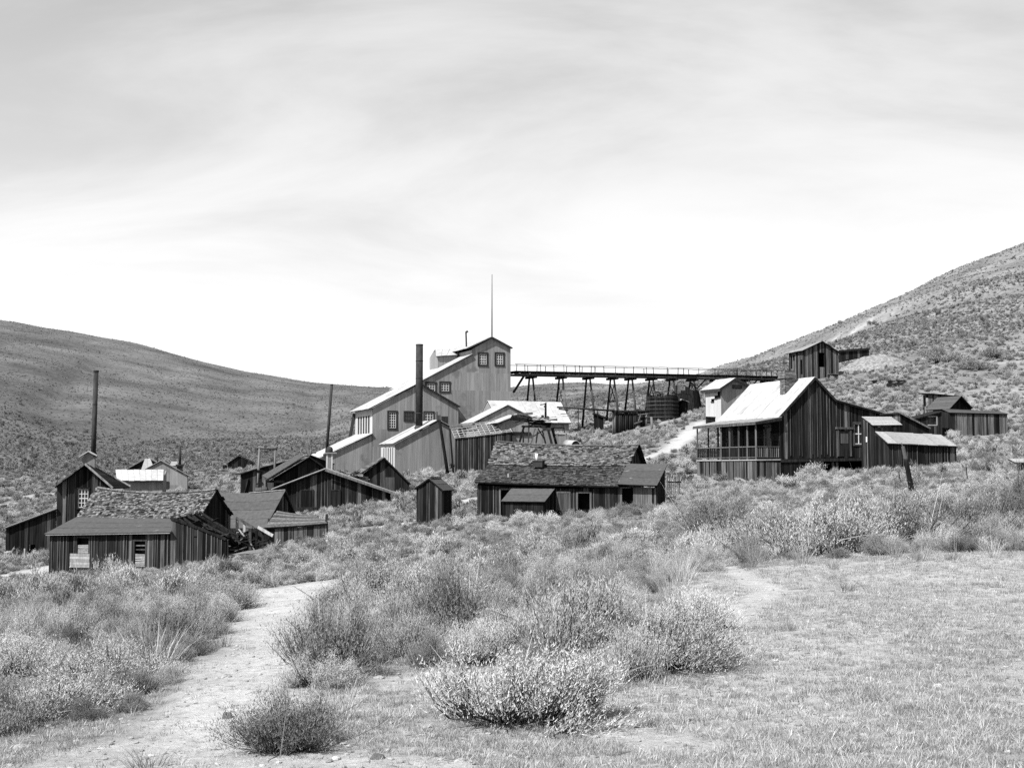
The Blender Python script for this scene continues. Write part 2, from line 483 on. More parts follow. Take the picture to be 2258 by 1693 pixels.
def roof(root, e0, e1, r1, r0, kind='sheet', m=None, w=0.7, sag=0.0, part='roof', single=300, thick=0.07, lbl=None, course=0.16, miss=0.02, rows=4):
    """one slope of a roof from its four corners (eave left, eave right, ridge right, ridge left); the deck is the part, its sheets or shingles the sub-parts"""
    P4 = (Vector(e0), Vector(e1), Vector(r1), Vector(r0))
    dm = {'sheet': 'wood', 'shingle': 'backing', 'tar': 'wood', 'plank': 'wood'}[kind]
    rf = link(part, *slab(P4, 0, 1, 0, 1, -thick, 0.0, 14 if sag else 2, 3, sag), dm, root)
    if lbl: rf['label'] = lbl
    wid = ((P4[1] - P4[0]).length + (P4[2] - P4[3]).length) / 2
    dep = ((P4[3] - P4[0]).length + (P4[2] - P4[1]).length) / 2
    if kind in ('sheet', 'plank'):
        m = m or ('metalroof' if kind == 'sheet' else 'greywood')
        if kind == 'sheet':
            n = max(1, round(wid / w))
            for i in range(n):
                h = 0.03 + random.uniform(0, 0.03) + 0.012 * (i % 2)
                link('metal_sheet', *slab(P4, (i + 0.015) / n, (i + 0.985) / n, -0.01 - random.uniform(0, .06) / max(dep, .5), 1, 0.004, h, 2, 3, sag, .006), m, rf)
        else:
            n = max(1, round(dep / w))
            for i in range(n):
                if random.random() < miss: continue
                h = 0.026 + random.uniform(0, 0.016)
                link('roof_board', *slab(P4, random.uniform(-0.02, 0.0), random.uniform(1.0, 1.02), (i + 0.03) / n, (i + 0.97) / n, 0.004, h, 8, 1, sag), m, rf)
    elif kind == 'tar':
        m = m or 'tar'
        for i in range(rows):
            link('roofing_strip', *slab(P4, -0.008, 1.008, i / rows - (0.02 if i == 0 else 0.012), (i + 1) / rows, 0.004, 0.03, 16, 2, sag, 0.007, hi2=0.016), m, rf)
    else:
        m = m or 'shingle'
        rows_ = max(2, round(dep / course))
        cells = []
        for j in range(rows_):
            a = -0.004 - random.uniform(0, 0.012)
            while a < 1.0:
                da = random.uniform(0.7, 1.35) * w / wid
                cells.append((j, a, min(a + da - 0.012 / wid, 1.006)))
                a += da
        cells = [c for c in cells if random.random() > miss]
        ch = set(range(len(cells))) if len(cells) <= single else set(random.sample(range(len(cells)), single))
        rest = []
        for i, (j, a0, a1) in enumerate(cells):
            b0 = j / rows_ - random.uniform(0.0, 0.35) / rows_ * 0.4
            b1 = min((j + 1.35) / rows_, 1.0)
            h = random.uniform(0.03, 0.07)
            vf = slab(P4, a0, a1, b0, b1, 0.003, h, 1, 1, sag, 0.006, hi2=0.012 + random.uniform(0, 0.01))
            if i in ch: link('shingle', *vf, m, rf)
            else: rest.append(vf)
        if rest:
            o = link('shingle_field', *merge(rest), m, rf); o['kind'] = 'stuff'
    return rf
def beam(a, b, w=0.15, h=None, roll=None):
    """a squared timber from a to b"""
    a, b = Vector(a), Vector(b)
    h = h or w
    d = (b - a).normalized()
    ref = Vector((0, 0, 1)) if abs(d.z) < 0.9 else Vector(roll or (1, 0, 0))
    x = d.cross(ref).normalized(); y = x.cross(d).normalized()
    v = []
    for p in (a, b):
        for i, j in ((-1, -1), (1, -1), (1, 1), (-1, 1)):
            v.append(p + x * (i * w / 2) + y * (j * h / 2))
    return v, [(3, 2, 1, 0), (4, 5, 6, 7), (0, 1, 5, 4), (1, 2, 6, 5), (2, 3, 7, 6), (3, 0, 4, 7)]
def rod(a, b, r0, r1=None, n=10, caps=True, bend=0.0, seg=1):
    a, b = Vector(a), Vector(b)
    r1 = r0 if r1 is None else r1
    d = (b - a).normalized()
    ref = Vector((0, 0, 1)) if abs(d.z) < 0.9 else Vector((1, 0, 0))
    x = d.cross(ref).normalized(); y = x.cross(d).normalized()
    v, f = [], []
    for k in range(seg + 1):
        t = k / seg
        c = a + (b - a) * t + x * (bend * math.sin(t * math.pi))
        r = r0 + (r1 - r0) * t
        for i in range(n):
            q = 2 * math.pi * i / n
            v.append(c + x * (r * math.cos(q)) + y * (r * math.sin(q)))
    for k in range(seg):
        for i in range(n):
            j = (i + 1) % n
            f.append((k * n + i, k * n + j, (k + 1) * n + j, (k + 1) * n + i))
    if caps:
        f.append(tuple(range(n - 1, -1, -1))); f.append(tuple(seg * n + i for i in range(n)))
    return v, f
def box(c, sx, sy, sz, ang=0.0):
    c = Vector(c)
    dx_, dy_ = Vector((math.cos(ang), math.sin(ang), 0)) * sx / 2, Vector((-math.sin(ang), math.cos(ang), 0)) * sy / 2
    v = [c + dx_ * i + dy_ * j + Vector((0, 0, k * sz / 2)) for k in (-1, 1) for i, j in ((-1, -1), (1, -1), (1, 1), (-1, 1))]
    return v, [(3, 2, 1, 0), (4, 5, 6, 7), (0, 1, 5, 4), (1, 2, 6, 5), (2, 3, 7, 6), (3, 0, 4, 7)]
def rect(W, s0, z0, s1, z1, o0, o1):
    return prism(W, [(s0, z0), (s1, z0), (s1, z1), (s0, z1)], o0, o1)
def window(W, root, o, nx, ny, trim=0.12, tm='trim', bar='white', proud=0.07, lit=True, name='window', bw_=0.035):
    """a window in an opening (s0, z0, s1, z1): trim, sash bars and one pane to each light"""
    s0, z0, s1, z1 = min(o[0], o[2]), min(o[1], o[3]), max(o[0], o[2]), max(o[1], o[3])
    fr = [rect(W, s0 - trim, z0 - trim, s1 + trim, z0, 0.03, proud + 0.02), rect(W, s0 - trim, z1, s1 + trim, z1 + trim, 0.03, proud + 0.02),
          rect(W, s0 - trim, z0 + .002, s0, z1 - .002, 0.03, proud), rect(W, s1, z0 + .002, s1 + trim, z1 - .002, 0.03, proud)]
    wn = link(name, *merge(fr), tm, root)
    b = bw_
    bars = []
    for i in range(nx + 1):
        c = s0 + b / 2 + (s1 - s0 - b) * i / nx
        bars.append(rect(W, c - b / 2, z0, c + b / 2, z1, -0.02, 0.034))
    for j in range(ny + 1):
        c = z0 + b / 2 + (z1 - z0 - b) * j / ny
        bb = b * (1.5 if (ny % 2 == 0 and j == ny // 2) else 1)
        bars.append(rect(W, s0, c - bb / 2, s1, c + bb / 2, -0.018, 0.030))
    link('sash', *merge(bars), bar, wn)
    for i in range(nx):
        for j in range(ny):
            a, c = s0 + (s1 - s0) * i / nx, z0 + (z1 - z0) * j / ny
            link('pane', *rect(W, a, c, a + (s1 - s0) / nx, c + (z1 - z0) / ny, -0.012, -0.002), 'glass', wn)
    return wn
def opx(W, u0, v0, u1, v1):
    a, b = W.sz(u0, v1), W.sz(u1, v0)
    return (a[0], a[1], b[0], b[1])
def top_px(W, pts):
    return [W.sz(u, v) for u, v in pts]
FOOT = []
def foot(W, s0, s1, t0, t1, pad=0.75):
    FOOT.append([W.pt(s0 - pad, 0, t0 - pad).to_2d(), W.pt(s1 + pad, 0, t0 - pad).to_2d(), W.pt(s1 + pad, 0, t1 + pad).to_2d(), W.pt(s0 - pad, 0, t1 + pad).to_2d()])
def in_foot(x, y):
    for q in FOOT:
        ok = True
        for i in range(4):
            a, b = q[i], q[(i + 1) % 4]
            if (b.x - a.x) * (y - a.y) - (b.y - a.y) * (x - a.x) < 0: ok = False; break
        if ok: return True
    return False
def plain(W, root, top, bot=None, m='wood', name='wall'):
    """a wall that is hidden from the front: boards joined into its skin"""
    s0, s1 = top[0][0], top[-1][0]
    if bot is None: bot = [(s0, W.gz(s0) - 0.15), (s1, W.gz(s1) - 0.15)]
    cuts = [s0, s1] + [t[0] for t in top]
    return link(name, *merge([prism(W, p, -0.08, 0.02) for p in pieces(top, bot, (), cuts)]), m, root)

# ================================================================== the ground
def path_line(pts):
    return [ground_px(u, v).to_2d() for u, v in pts]
PATHS = [  # (points in the picture, half width in metres)
    (path_line([(380, 1690), (430, 1640), (480, 1560), (545, 1480), (585, 1420), (605, 1372), (628, 1335), (640, 1312), (680, 1293), (740, 1283)]), [0.75, 0.6, 0.46, 0.44, 0.5, 0.6, 0.72, 0.9, 1.4, 1.3]),
    (path_line([(835, 1163), (880, 1155), (960, 1156)]), [0.4, 0.8, 0.8]),
    (path_line([(1005, 1112), (1045, 1100)]), [0.8, 0.8]),
    (path_line([(1385, 1030), (1430, 1008), (1480, 992), (1505, 968), (1530, 948), (1545, 930)]), [0.6, 0.6, 0.9, 1.0, 1.2, 1.0]),
    (path_line([(-40, 1275), (30, 1268), (85, 1258), (110, 1250)]), [1.0, 1.2, 1.1, 0.8]),
    (path_line([(900, 1500), (1040, 1500), (1180, 1540), (1300, 1600), (1500, 1640)]), [0.25, 0.3, 0.28, 0.2, 0.2]),
    (path_line([(1460, 1440), (1560, 1400), (1640, 1340), (1700, 1300), (1600, 1250)]), [0.15, 0.2, 0.2, 0.15, 0.12]),
    (path_line([(560, 1610), (700, 1680), (900, 1690)]), [0.25, 0.3, 0.3]),
    (path_line([(985, 1405), (1005, 1385)]), [0.2, 0.2]),
]
PATCHES = [(ground_px(u, v).to_2d(), r) for u, v, r in [
    (40, 1098, 4), (85, 1092, 4), (20, 1112, 3), (1905, 717, 5), (1890, 728, 4), (2070, 690, 4), (1840, 746, 4),
    (1275, 930, 2.0), (1330, 940, 2.2), (1420, 950, 2.0), (1480, 930, 2.0), (930, 1130, 2.5)] if r]
def seg_dist(p, a, b):
    ab = b - a
    t = max(0.0, min(1.0, (p - a).dot(ab) / max(ab.length_squared, 1e-9)))
    return (p - (a + ab * t)).length, t
PBOX = [(min(q.x for q in p) - 3, max(q.x for q in p) + 3, min(q.y for q in p) - 3, max(q.y for q in p) + 3) for p, _ in PATHS]
def bare(x, y):
    """how bare the ground is: 1 on the trodden dirt, 0 in the brush"""
    p = Vector((x, y))
    best = 0.0
    for (pts, ws), bx in zip(PATHS, PBOX):
        if not (bx[0] < x < bx[1] and bx[2] < y < bx[3]): continue
        for i in range(len(pts) - 1):
            d, t = seg_dist(p, pts[i], pts[i + 1])
            w = ws[i] * (1 - t) + ws[i + 1] * t
            best = max(best, 1.25 - d / (w + 1e-6) * 0.75)
    for c, r in PATCHES:
        d = (p - c).length
        if d < r * 1.7: best = max(best, .9 - d / r)
    if best > 0:
        best += noise.noise((x * 1.1, y * 1.1, 2.0)) * 0.35 + noise.noise((x * 4.5, y * 4.5, 2.0)) * 0.3
    return max(0.0, min(1.0, best))
def gap_shade(x, y):  # how strongly painted brush shade darkens the soil here
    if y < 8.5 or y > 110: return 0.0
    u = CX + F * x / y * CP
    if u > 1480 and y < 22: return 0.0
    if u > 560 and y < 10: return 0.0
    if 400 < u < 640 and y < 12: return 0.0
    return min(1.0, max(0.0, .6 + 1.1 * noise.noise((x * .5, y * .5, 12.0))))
def build_ground():
    ts = np.linspace(-1, 1, 251)
    ys = [-40, -25, -14, -8, -4, -1, 1.5] + list(np.exp(np.linspace(math.log(3.0), math.log(2190), 300)))
    V, B = [], []
    for y in ys:
        Wd = 34 + 0.86 * max(y, 0)
        for t in ts:
            x = Wd * (0.28 * t + 0.72 * t ** 3)
            if y > 40: x = Wd * ((0.28 + 0.5 * min(1, (y - 40) / 100)) * t + (0.72 - 0.5 * min(1, (y - 40) / 100)) * t ** 3)
            V.append((x, y, zt(x, y)))
            B.append(bare(x, y) if y < 420 else 0.0)
    n = len(ts)
    Fc = [(j * n + i, j * n + i + 1, (j + 1) * n + i + 1, (j + 1) * n + i) for j in range(len(ys) - 1) for i in range(n - 1)]
    m = bpy.data.materials.new('dry_ground'); m.use_nodes = True
    t = m.node_tree
    b = t.nodes['Principled BSDF']; b.inputs['Roughness'].default_value = 0.95; b.inputs['Specular IOR Level'].default_value = 0.1
    co = N(t, 'ShaderNodeTexCoord')
    at = N(t, 'ShaderNodeAttribute', attribute_name='bare')
    far = N(t, 'ShaderNodeAttribute', attribute_name='far')
    n1 = N(t, 'ShaderNodeTexNoise'); n1.inputs['Scale'].default_value = 9.0; n1.inputs['Detail'].default_value = 9; n1.inputs['Roughness'].default_value = 0.75
    n2 = N(t, 'ShaderNodeTexNoise'); n2.inputs['Scale'].default_value = 0.7; n2.inputs['Detail'].default_value = 6; n2.inputs['Roughness'].default_value = 0.6
    n3 = N(t, 'ShaderNodeTexNoise'); n3.inputs['Scale'].default_value = 0.03; n3.inputs['Detail'].default_value = 8; n3.inputs['Roughness'].default_value = 0.62
    for k in (n1, n2, n3): L(t, co.outputs['Object'], k.inputs[0])
    def mapr(src, a, c, lo, hi):
        q = N(t, 'ShaderNodeMapRange'); q.inputs['From Min'].default_value = a; q.inputs['From Max'].default_value = c
        q.inputs['To Min'].default_value = lo; q.inputs['To Max'].default_value = hi
        L(t, src, q.inputs[0]); return q.outputs[0]
    def mix(f, a, c):
        q = N(t, 'ShaderNodeMix', data_type='FLOAT'); L(t, f, q.inputs[0])
        for s_, k in ((a, 2), (c, 3)):
            if isinstance(s_, float): q.inputs[k].default_value = s_
            else: L(t, s_, q.inputs[k])
        return q.outputs[0]
    def mul(a, c):
        q = N(t, 'ShaderNodeMath', operation='MULTIPLY'); L(t, a, q.inputs[0]); L(t, c, q.inputs[1]); return q.outputs[0]
    shade_ = N(t, 'ShaderNodeAttribute', attribute_name='gap_shade')
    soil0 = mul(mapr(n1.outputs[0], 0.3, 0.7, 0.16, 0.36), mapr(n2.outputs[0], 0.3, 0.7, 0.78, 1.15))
    soil = mul(soil0, mapr(shade_.outputs['Fac'], 0.0, 1.0, 1.0, 0.5))         # shade among the bushes painted into the soil as a darker tone
    dirt = mul(mapr(n1.outputs[0], 0.3, 0.7, 0.22, 0.42), mapr(n2.outputs[0], 0.3, 0.7, 0.75, 1.1))
    hill = mul(mapr(n2.outputs[0], 0.3, 0.7, 0.05, 0.105), mapr(n3.outputs[0], 0.3, 0.7, 0.5, 1.5))
    pal = N(t, 'ShaderNodeAttribute', attribute_name='pale')
    hill2 = mul(hill, mapr(pal.outputs['Fac'], 0.0, 1.0, 1.0, 1.6))
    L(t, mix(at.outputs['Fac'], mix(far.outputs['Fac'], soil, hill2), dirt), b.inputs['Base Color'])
    bp = N(t, 'ShaderNodeBump'); bp.inputs['Strength'].default_value = 0.9; bp.inputs['Distance'].default_value = 0.05
    L(t, n1.outputs[0], bp.inputs['Height']); L(t, bp.outputs[0], b.inputs['Normal'])
    o = link('ground', V, Fc, m, None, smooth=True)
    a = o.data.attributes.new('bare', 'FLOAT', 'POINT'); a.data.foreach_set('value', B)
    a = o.data.attributes.new('far', 'FLOAT', 'POINT'); a.data.foreach_set('value', [min(1.0, max(0.0, (v[1] - 42) / 62)) for v in V])
    a = o.data.attributes.new('gap_shade', 'FLOAT', 'POINT'); a.data.foreach_set('value', [gap_shade(v[0], v[1]) for v in V])
    a = o.data.attributes.new('pale', 'FLOAT', 'POINT'); a.data.foreach_set('value', [min(1.0, max(0.0, (v[0] / max(v[1], 6) - .02) / .12)) for v in V])   # right-hand hill lightened: the stronger sun on it put into its colour
    return tag(o, 'dry sloping ground with dirt footpath and bare hills', None, None, 'structure')
build_ground()

# ================================================================== near left: shingled house with tar-paper lean-to
def house_a():
    W = WP(108, 1274, 62, -15)
    root = thing('shingled_house', 'dark board house with sagging shingle roof and boarded-up windows, nearest at left', 'house', W.pt(0, W.gz(0)))
    sR = W.sz(377, 1172)[0]
    t1, t2 = 2.6, 4.3
    o1, o2 = opx(W, 170, 1186, 197, 1250), opx(W, 297, 1193, 322, 1250)
    clad(W, root, top_px(W, [(110, 1180), (240, 1178.5), (377, 1173)]), None, 0.19, 'wood', [o1, o2], batten=0.05)
    for o in (o1, o2):
        s0, z0, s1, z1 = o
        fr = [rect(W, s0 - .1, z0 - .1, s1 + .1, z0, .03, .075), rect(W, s0 - .1, z1, s1 + .1, z1 + .09, .03, .075), rect(W, s0 - .09, z0 + .002, s0, z1 - .002, .03, .065), rect(W, s1, z0 + .002, s1 + .09, z1 - .002, .03, .065)]
        wn = link('boarded_window', *merge(fr), 'batten', root)
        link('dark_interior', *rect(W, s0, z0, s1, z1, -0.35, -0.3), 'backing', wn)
        first = o is o1
        # thin laths nailed over the lower half, a few broken slats above
        za, zb = (W.sz(180, 1220)[1], W.sz(180, 1200)[1]) if first else (W.sz(310, 1249)[1], W.sz(310, 1221)[1])
        k = 9 if first else 12
        for i in range(k):
            c = za + (zb - za) * (i + .5) / k
            h = abs(zb - za) / k * 0.36
            dl = random.uniform(-.02, .02)
            link('lath', *prism(W, [(s0 + .04, c - h + dl), (s1 - .03, c - h), (s1 - .03, c + h), (s0 + .04, c + h + dl)], 0.0, 0.03), 'palewood', wn)
        if not first:
            for c in (W.sz(310, 1213)[1], W.sz(310, 1204)[1]):
                link('lath', *prism(W, [(s0, c), (s1, c + .01), (s1, c + .07), (s0, c + .06)], -0.05, -0.02), 'greywood', wn)
        else:
            b = opx(W, 157, 1220, 201, 1250)
            n = 5
            for i in range(n):
                za, zb = b[1] + (b[3] - b[1]) * i / n, b[1] + (b[3] - b[1]) * (i + .94) / n
                link('cover_board', *rect(W, b[0], za, b[2], zb, 0.10, 0.125 + random.uniform(0, .012)), 'palewood', wn)
            link('sill_board', *rect(W, b[0] + .1, W.sz(170, 1259)[1], b[2] - .05, W.sz(170, 1256)[1], .05, .1), 'greywood', wn)
    # lean-to roof
    roof(root, W.px(101, 1177, -.25), W.px(376, 1172.5, -.25), W.px(375, 1143, t1), W.px(172.5, 1139, t1), 'tar', rows=3, sag=0.03, part='lean_to_roof')
    link('fascia', *beam(W.px(101, 1178.6, -.27), W.px(375, 1174.2, -.27), 0.03, 0.07), 'palewood', root)
    # main shingle slope and its back
    e0, e1 = W.px(172.5, 1139.5, t1), W.px(441, 1141, t1)
    r0, r1 = W.px(216, 1075.5, t2), W.px(477, 1079, t2)
    roof(root, e0, e1, r1, r0, 'shingle', sag=0.24, w=0.14, course=0.115, miss=0.03, lbl='weathered shingle slope with a sagging ridge')
    s_g = (r1 - W.o).dot(W.d)
    gR = W.right(s_g - .12)
    back0, back1 = W.pt(W.sz(216, 1075.5, t2)[0], e0.z, 2 * t2 - t1), W.pt(s_g, e1.z, 2 * t2 - t1)
    roof(root, back1, back0, r0, r1, 'plank', 'wood', w=0.3, sag=0.24, part='back_roof')
    cap = [slab((e0, e1, r1, r0), i / 9, (i + 1) / 9 - .004, 0.955, 1.01, 0.06, 0.09, 2, 1, 0.24) for i in range(9)]
    for c in cap: link('ridge_board', *c, 'greywood', root)
    clad(gR, root, [(t1 - .05, e1.z - .02), (t2, r1.z - .06), (2 * t2 - t1, e1.z - .02)], None, 0.22, 'wood', wall='gable_wall')
    plain(W.left(0), root, [(-t1, e0.z - .15), (0, W.sz(110, 1180)[1])])
    sL = W.sz(216, 1075.5, t2)[0]
    plain(W.left(W.sz(172.5, 1139.5, t1)[0] + .1), root, [(-2 * t2 + t1, e0.z - .1), (-t2, r0.z - .1), (-t1, e0.z - .1)])
    plain(W.back(2 * t2 - t1), root, [(0.3, e0.z - .1), (s_g - .1, e1.z - .1)])
    # collapsed annex at the right end
    aw = top_px(W, [(378, 1143), (430, 1161), (470, 1178), (500, 1190)])
    clad(W, root, aw, None, 0.2, 'wood', wall='annex_wall', batten=0.045, rag=0.1)
    s0, s1 = aw[0][0], aw[-1][0]
    link('rake_board', *beam(W.pt(s0, aw[0][1] + .03, -.08), W.pt((s0 + s1) / 2, interp(aw, (s0 + s1) / 2) + .03, -.08), 0.05, 0.12), 'wood', root)
    link('rake_board', *beam(W.pt((s0 + s1) / 2, interp(aw, (s0 + s1) / 2) + .03, -.08), W.pt(s1, aw[-1][1] + .03, -.08), 0.05, 0.12), 'wood', root)
    plain(W.left(s0 + .08), root, [(-t1, aw[0][1] + .2), (0, aw[0][1])])
    rr = random.Random(5)
    for i in range(6):                                   # what is left of the rafters
        t = 0.4 + i * 0.42
        link('rafter', *beam(W.pt(s0 + .1, aw[0][1] - .05 + t * .12, t), W.pt(s1 - rr.uniform(0, 1.1), aw[-1][1] - rr.uniform(.0, .35), t + rr.uniform(-.2, .2)), 0.06, 0.1), 'wood', root)
    for i in range(34):                                  # fallen roof boards
        s = rr.uniform(s0 + .3, s1 + .9); t = rr.uniform(.15, 2.6)
        z = interp(aw, s) - rr.uniform(0.02, .5)
        a = rr.uniform(0, 3.14); l_ = rr.uniform(.4, 1.1) / 2
        c = W.pt(s, z, t)
        d = Vector((math.cos(a), math.sin(a), rr.uniform(-.5, .3))) * l_
        link('fallen_board', *beam(c - d, c + d, rr.uniform(.1, .2), .025), rr.choice(['greywood', 'wood', 'wood', 'wood']), root)
    link('post', *beam(W.px(500, 1190, .1), W.pt(s1, W.gz(s1) - .1, .1), .12), 'greywood', root)
    foot(W, 0, s1, 0, 6.2)
house_a()

# ---- wreck between the two houses: leaning posts, a broken fence and loose boards
def wreck():
    W = WP(530, 1225, 65, -12)
    root = thing('collapsed_lean_to', 'collapsed dark lean-to with leaning rail between the shingled house and tar-paper cabin', 'ruin', W.pt(0, W.gz(0)))
    rr = random.Random(11)
    for u, v0, v1, m in [(523, 1143, 1168, 'palewood'), (539, 1152, 1172, 'palewood'), (527, 1170, 1226, 'wood'), (552, 1172, 1230, 'greywood'), (566, 1170, 1228, 'wood'), (580, 1172, 1222, 'wood'), (598, 1175, 1214, 'wood')]:
        link('post', *beam(W.px(u, v1, .2), W.px(u + rr.uniform(-2, 2), v0, .2), .13), m, root)
    link('rail', *beam(W.px(521, 1141, .1), W.px(561, 1164, .1), .07, .12), 'greywood', root)
    link('rail', *beam(W.px(569, 1162, .0), W.px(602, 1181, -.2), .07, .14), 'palewood', root)
    link('rail', *beam(W.px(500, 1182, .3), W.px(556, 1176, .3), .05, .06), 'greywood', root)
    top = top_px(W.back(.6), [(505, 1172), (540, 1170), (600, 1176)])
    clad(W.back(.6), root, top, None, .22, 'wood', miss=.2, rag=.3)
    for i in range(22):
        s, z = W.sz(rr.uniform(500, 545), rr.uniform(1172, 1188))
        c = W.pt(s, z, rr.uniform(-.3, .5))
        a = rr.uniform(-.6, .9)
        d = Vector((math.cos(a) * .5, rr.uniform(-.5, .5), math.sin(a))) * rr.uniform(.2, .45)
        link('broken_board', *beam(c - d, c + d, rr.uniform(.07, .14), .025), rr.choice(['greywood', 'palewood', 'wood', 'wood']), root)
    for (u, v, u2, v2) in [(553, 1198, 570, 1228), (612, 1187, 606, 1212), (616, 1195, 622, 1208), (608, 1206, 618, 1190)]:
        link('leaning_stick', *beam(W.px(u2, v2, -.4), W.px(u, v, -.3), .045), 'palewood', root)
wreck()

# ---- tar-paper cabin with open plank shed
def house_b():
    W = WP(584, 1163, 67.5, -15)
    root = thing('tar_paper_cabin', 'cabin with steep sagging tar-paper roof between the two leftmost board houses', 'house', W.pt(0, W.gz(0)))
    t2 = 1.9
    sE = W.sz(584, 1162)[0]
    e0, e1 = W.pt(W.sz(430, 1158)[0], W.sz(554, 1161)[1]), W.px(585, 1163)
    r0, r1 = W.px(472, 1083.5, t2), W.px(629, 1080.5, t2)
    roof(root, e0, e1, r1, r0, 'tar', rows=4, sag=0.13, lbl='sagging tar-paper slope')
    s_g = (r1 - W.o).dot(W.d)
    b1, b0 = W.pt(s_g, e1.z, 2 * t2), W.pt((r0 - W.o).dot(W.d), e0.z, 2 * t2)
    roof(root, b1, b0, r0, r1, 'tar', rows=4, sag=.13, part='back_roof')
    link('ridge_board', *beam(r1 + Vector((0, 0, .03)), r1 * .5 + r0 * .5 + Vector((0, 0, -.10)), .12, .03), 'palewood', root)
    g = W.right(s_g - .15)
    clad(g, root, [(0.0, e1.z), (t2, r1.z - .05), (2 * t2, e1.z)], None, .22, 'wood', wall='gable_wall')
    clad(W, root, [((e0 - W.o).dot(W.d), e0.z - .05), (s_g - .15, e1.z - .05)], None, .24, 'wood')
    plain(W.back(2 * t2), root, [((e0 - W.o).dot(W.d), e0.z - .05), (s_g - .15, e1.z - .05)])
    plain(W.left((e0 - W.o).dot(W.d)), root, [(-2 * t2, e0.z), (-t2, r0.z), (0, e0.z)])
    foot(W, (e0 - W.o).dot(W.d), s_g, 0, 2 * t2)
    W2 = WP(588, 1205, 66.3, 8)
    root = thing('plank_shed', 'low shed of mixed pale and dark boards with plank roof beside the tar-paper cabin', 'shed', W2.pt(1, W2.gz(1)))
    top = top_px(W2, [(588, 1165), (660, 1162.5), (721, 1154.5)])
    o = opx(W2, 690, 1164, 706, 1172)
    clad(W2, root, top, None, .22, 'greywood', [], rag=.12, gap=.03)
    td = 2.1
    roof(root, W2.px(584, 1163.5, -.15), W2.px(722, 1154, -.15), W2.px(694, 1136, td), W2.px(612, 1127, td), 'plank', 'greywood', w=.2, sag=.05, miss=0)
    s1 = top[-1][0]
    clad(W2.right(s1), root, [(0, top[-1][1]), (td, top[-1][1] + .45)], None, .22, 'wood', wall='side_wall')
    plain(W2.left(top[0][0]), root, [(-td, top[0][1] + .6), (0, top[0][1])])
    foot(W2, top[0][0], s1, 0, td)
house_b()

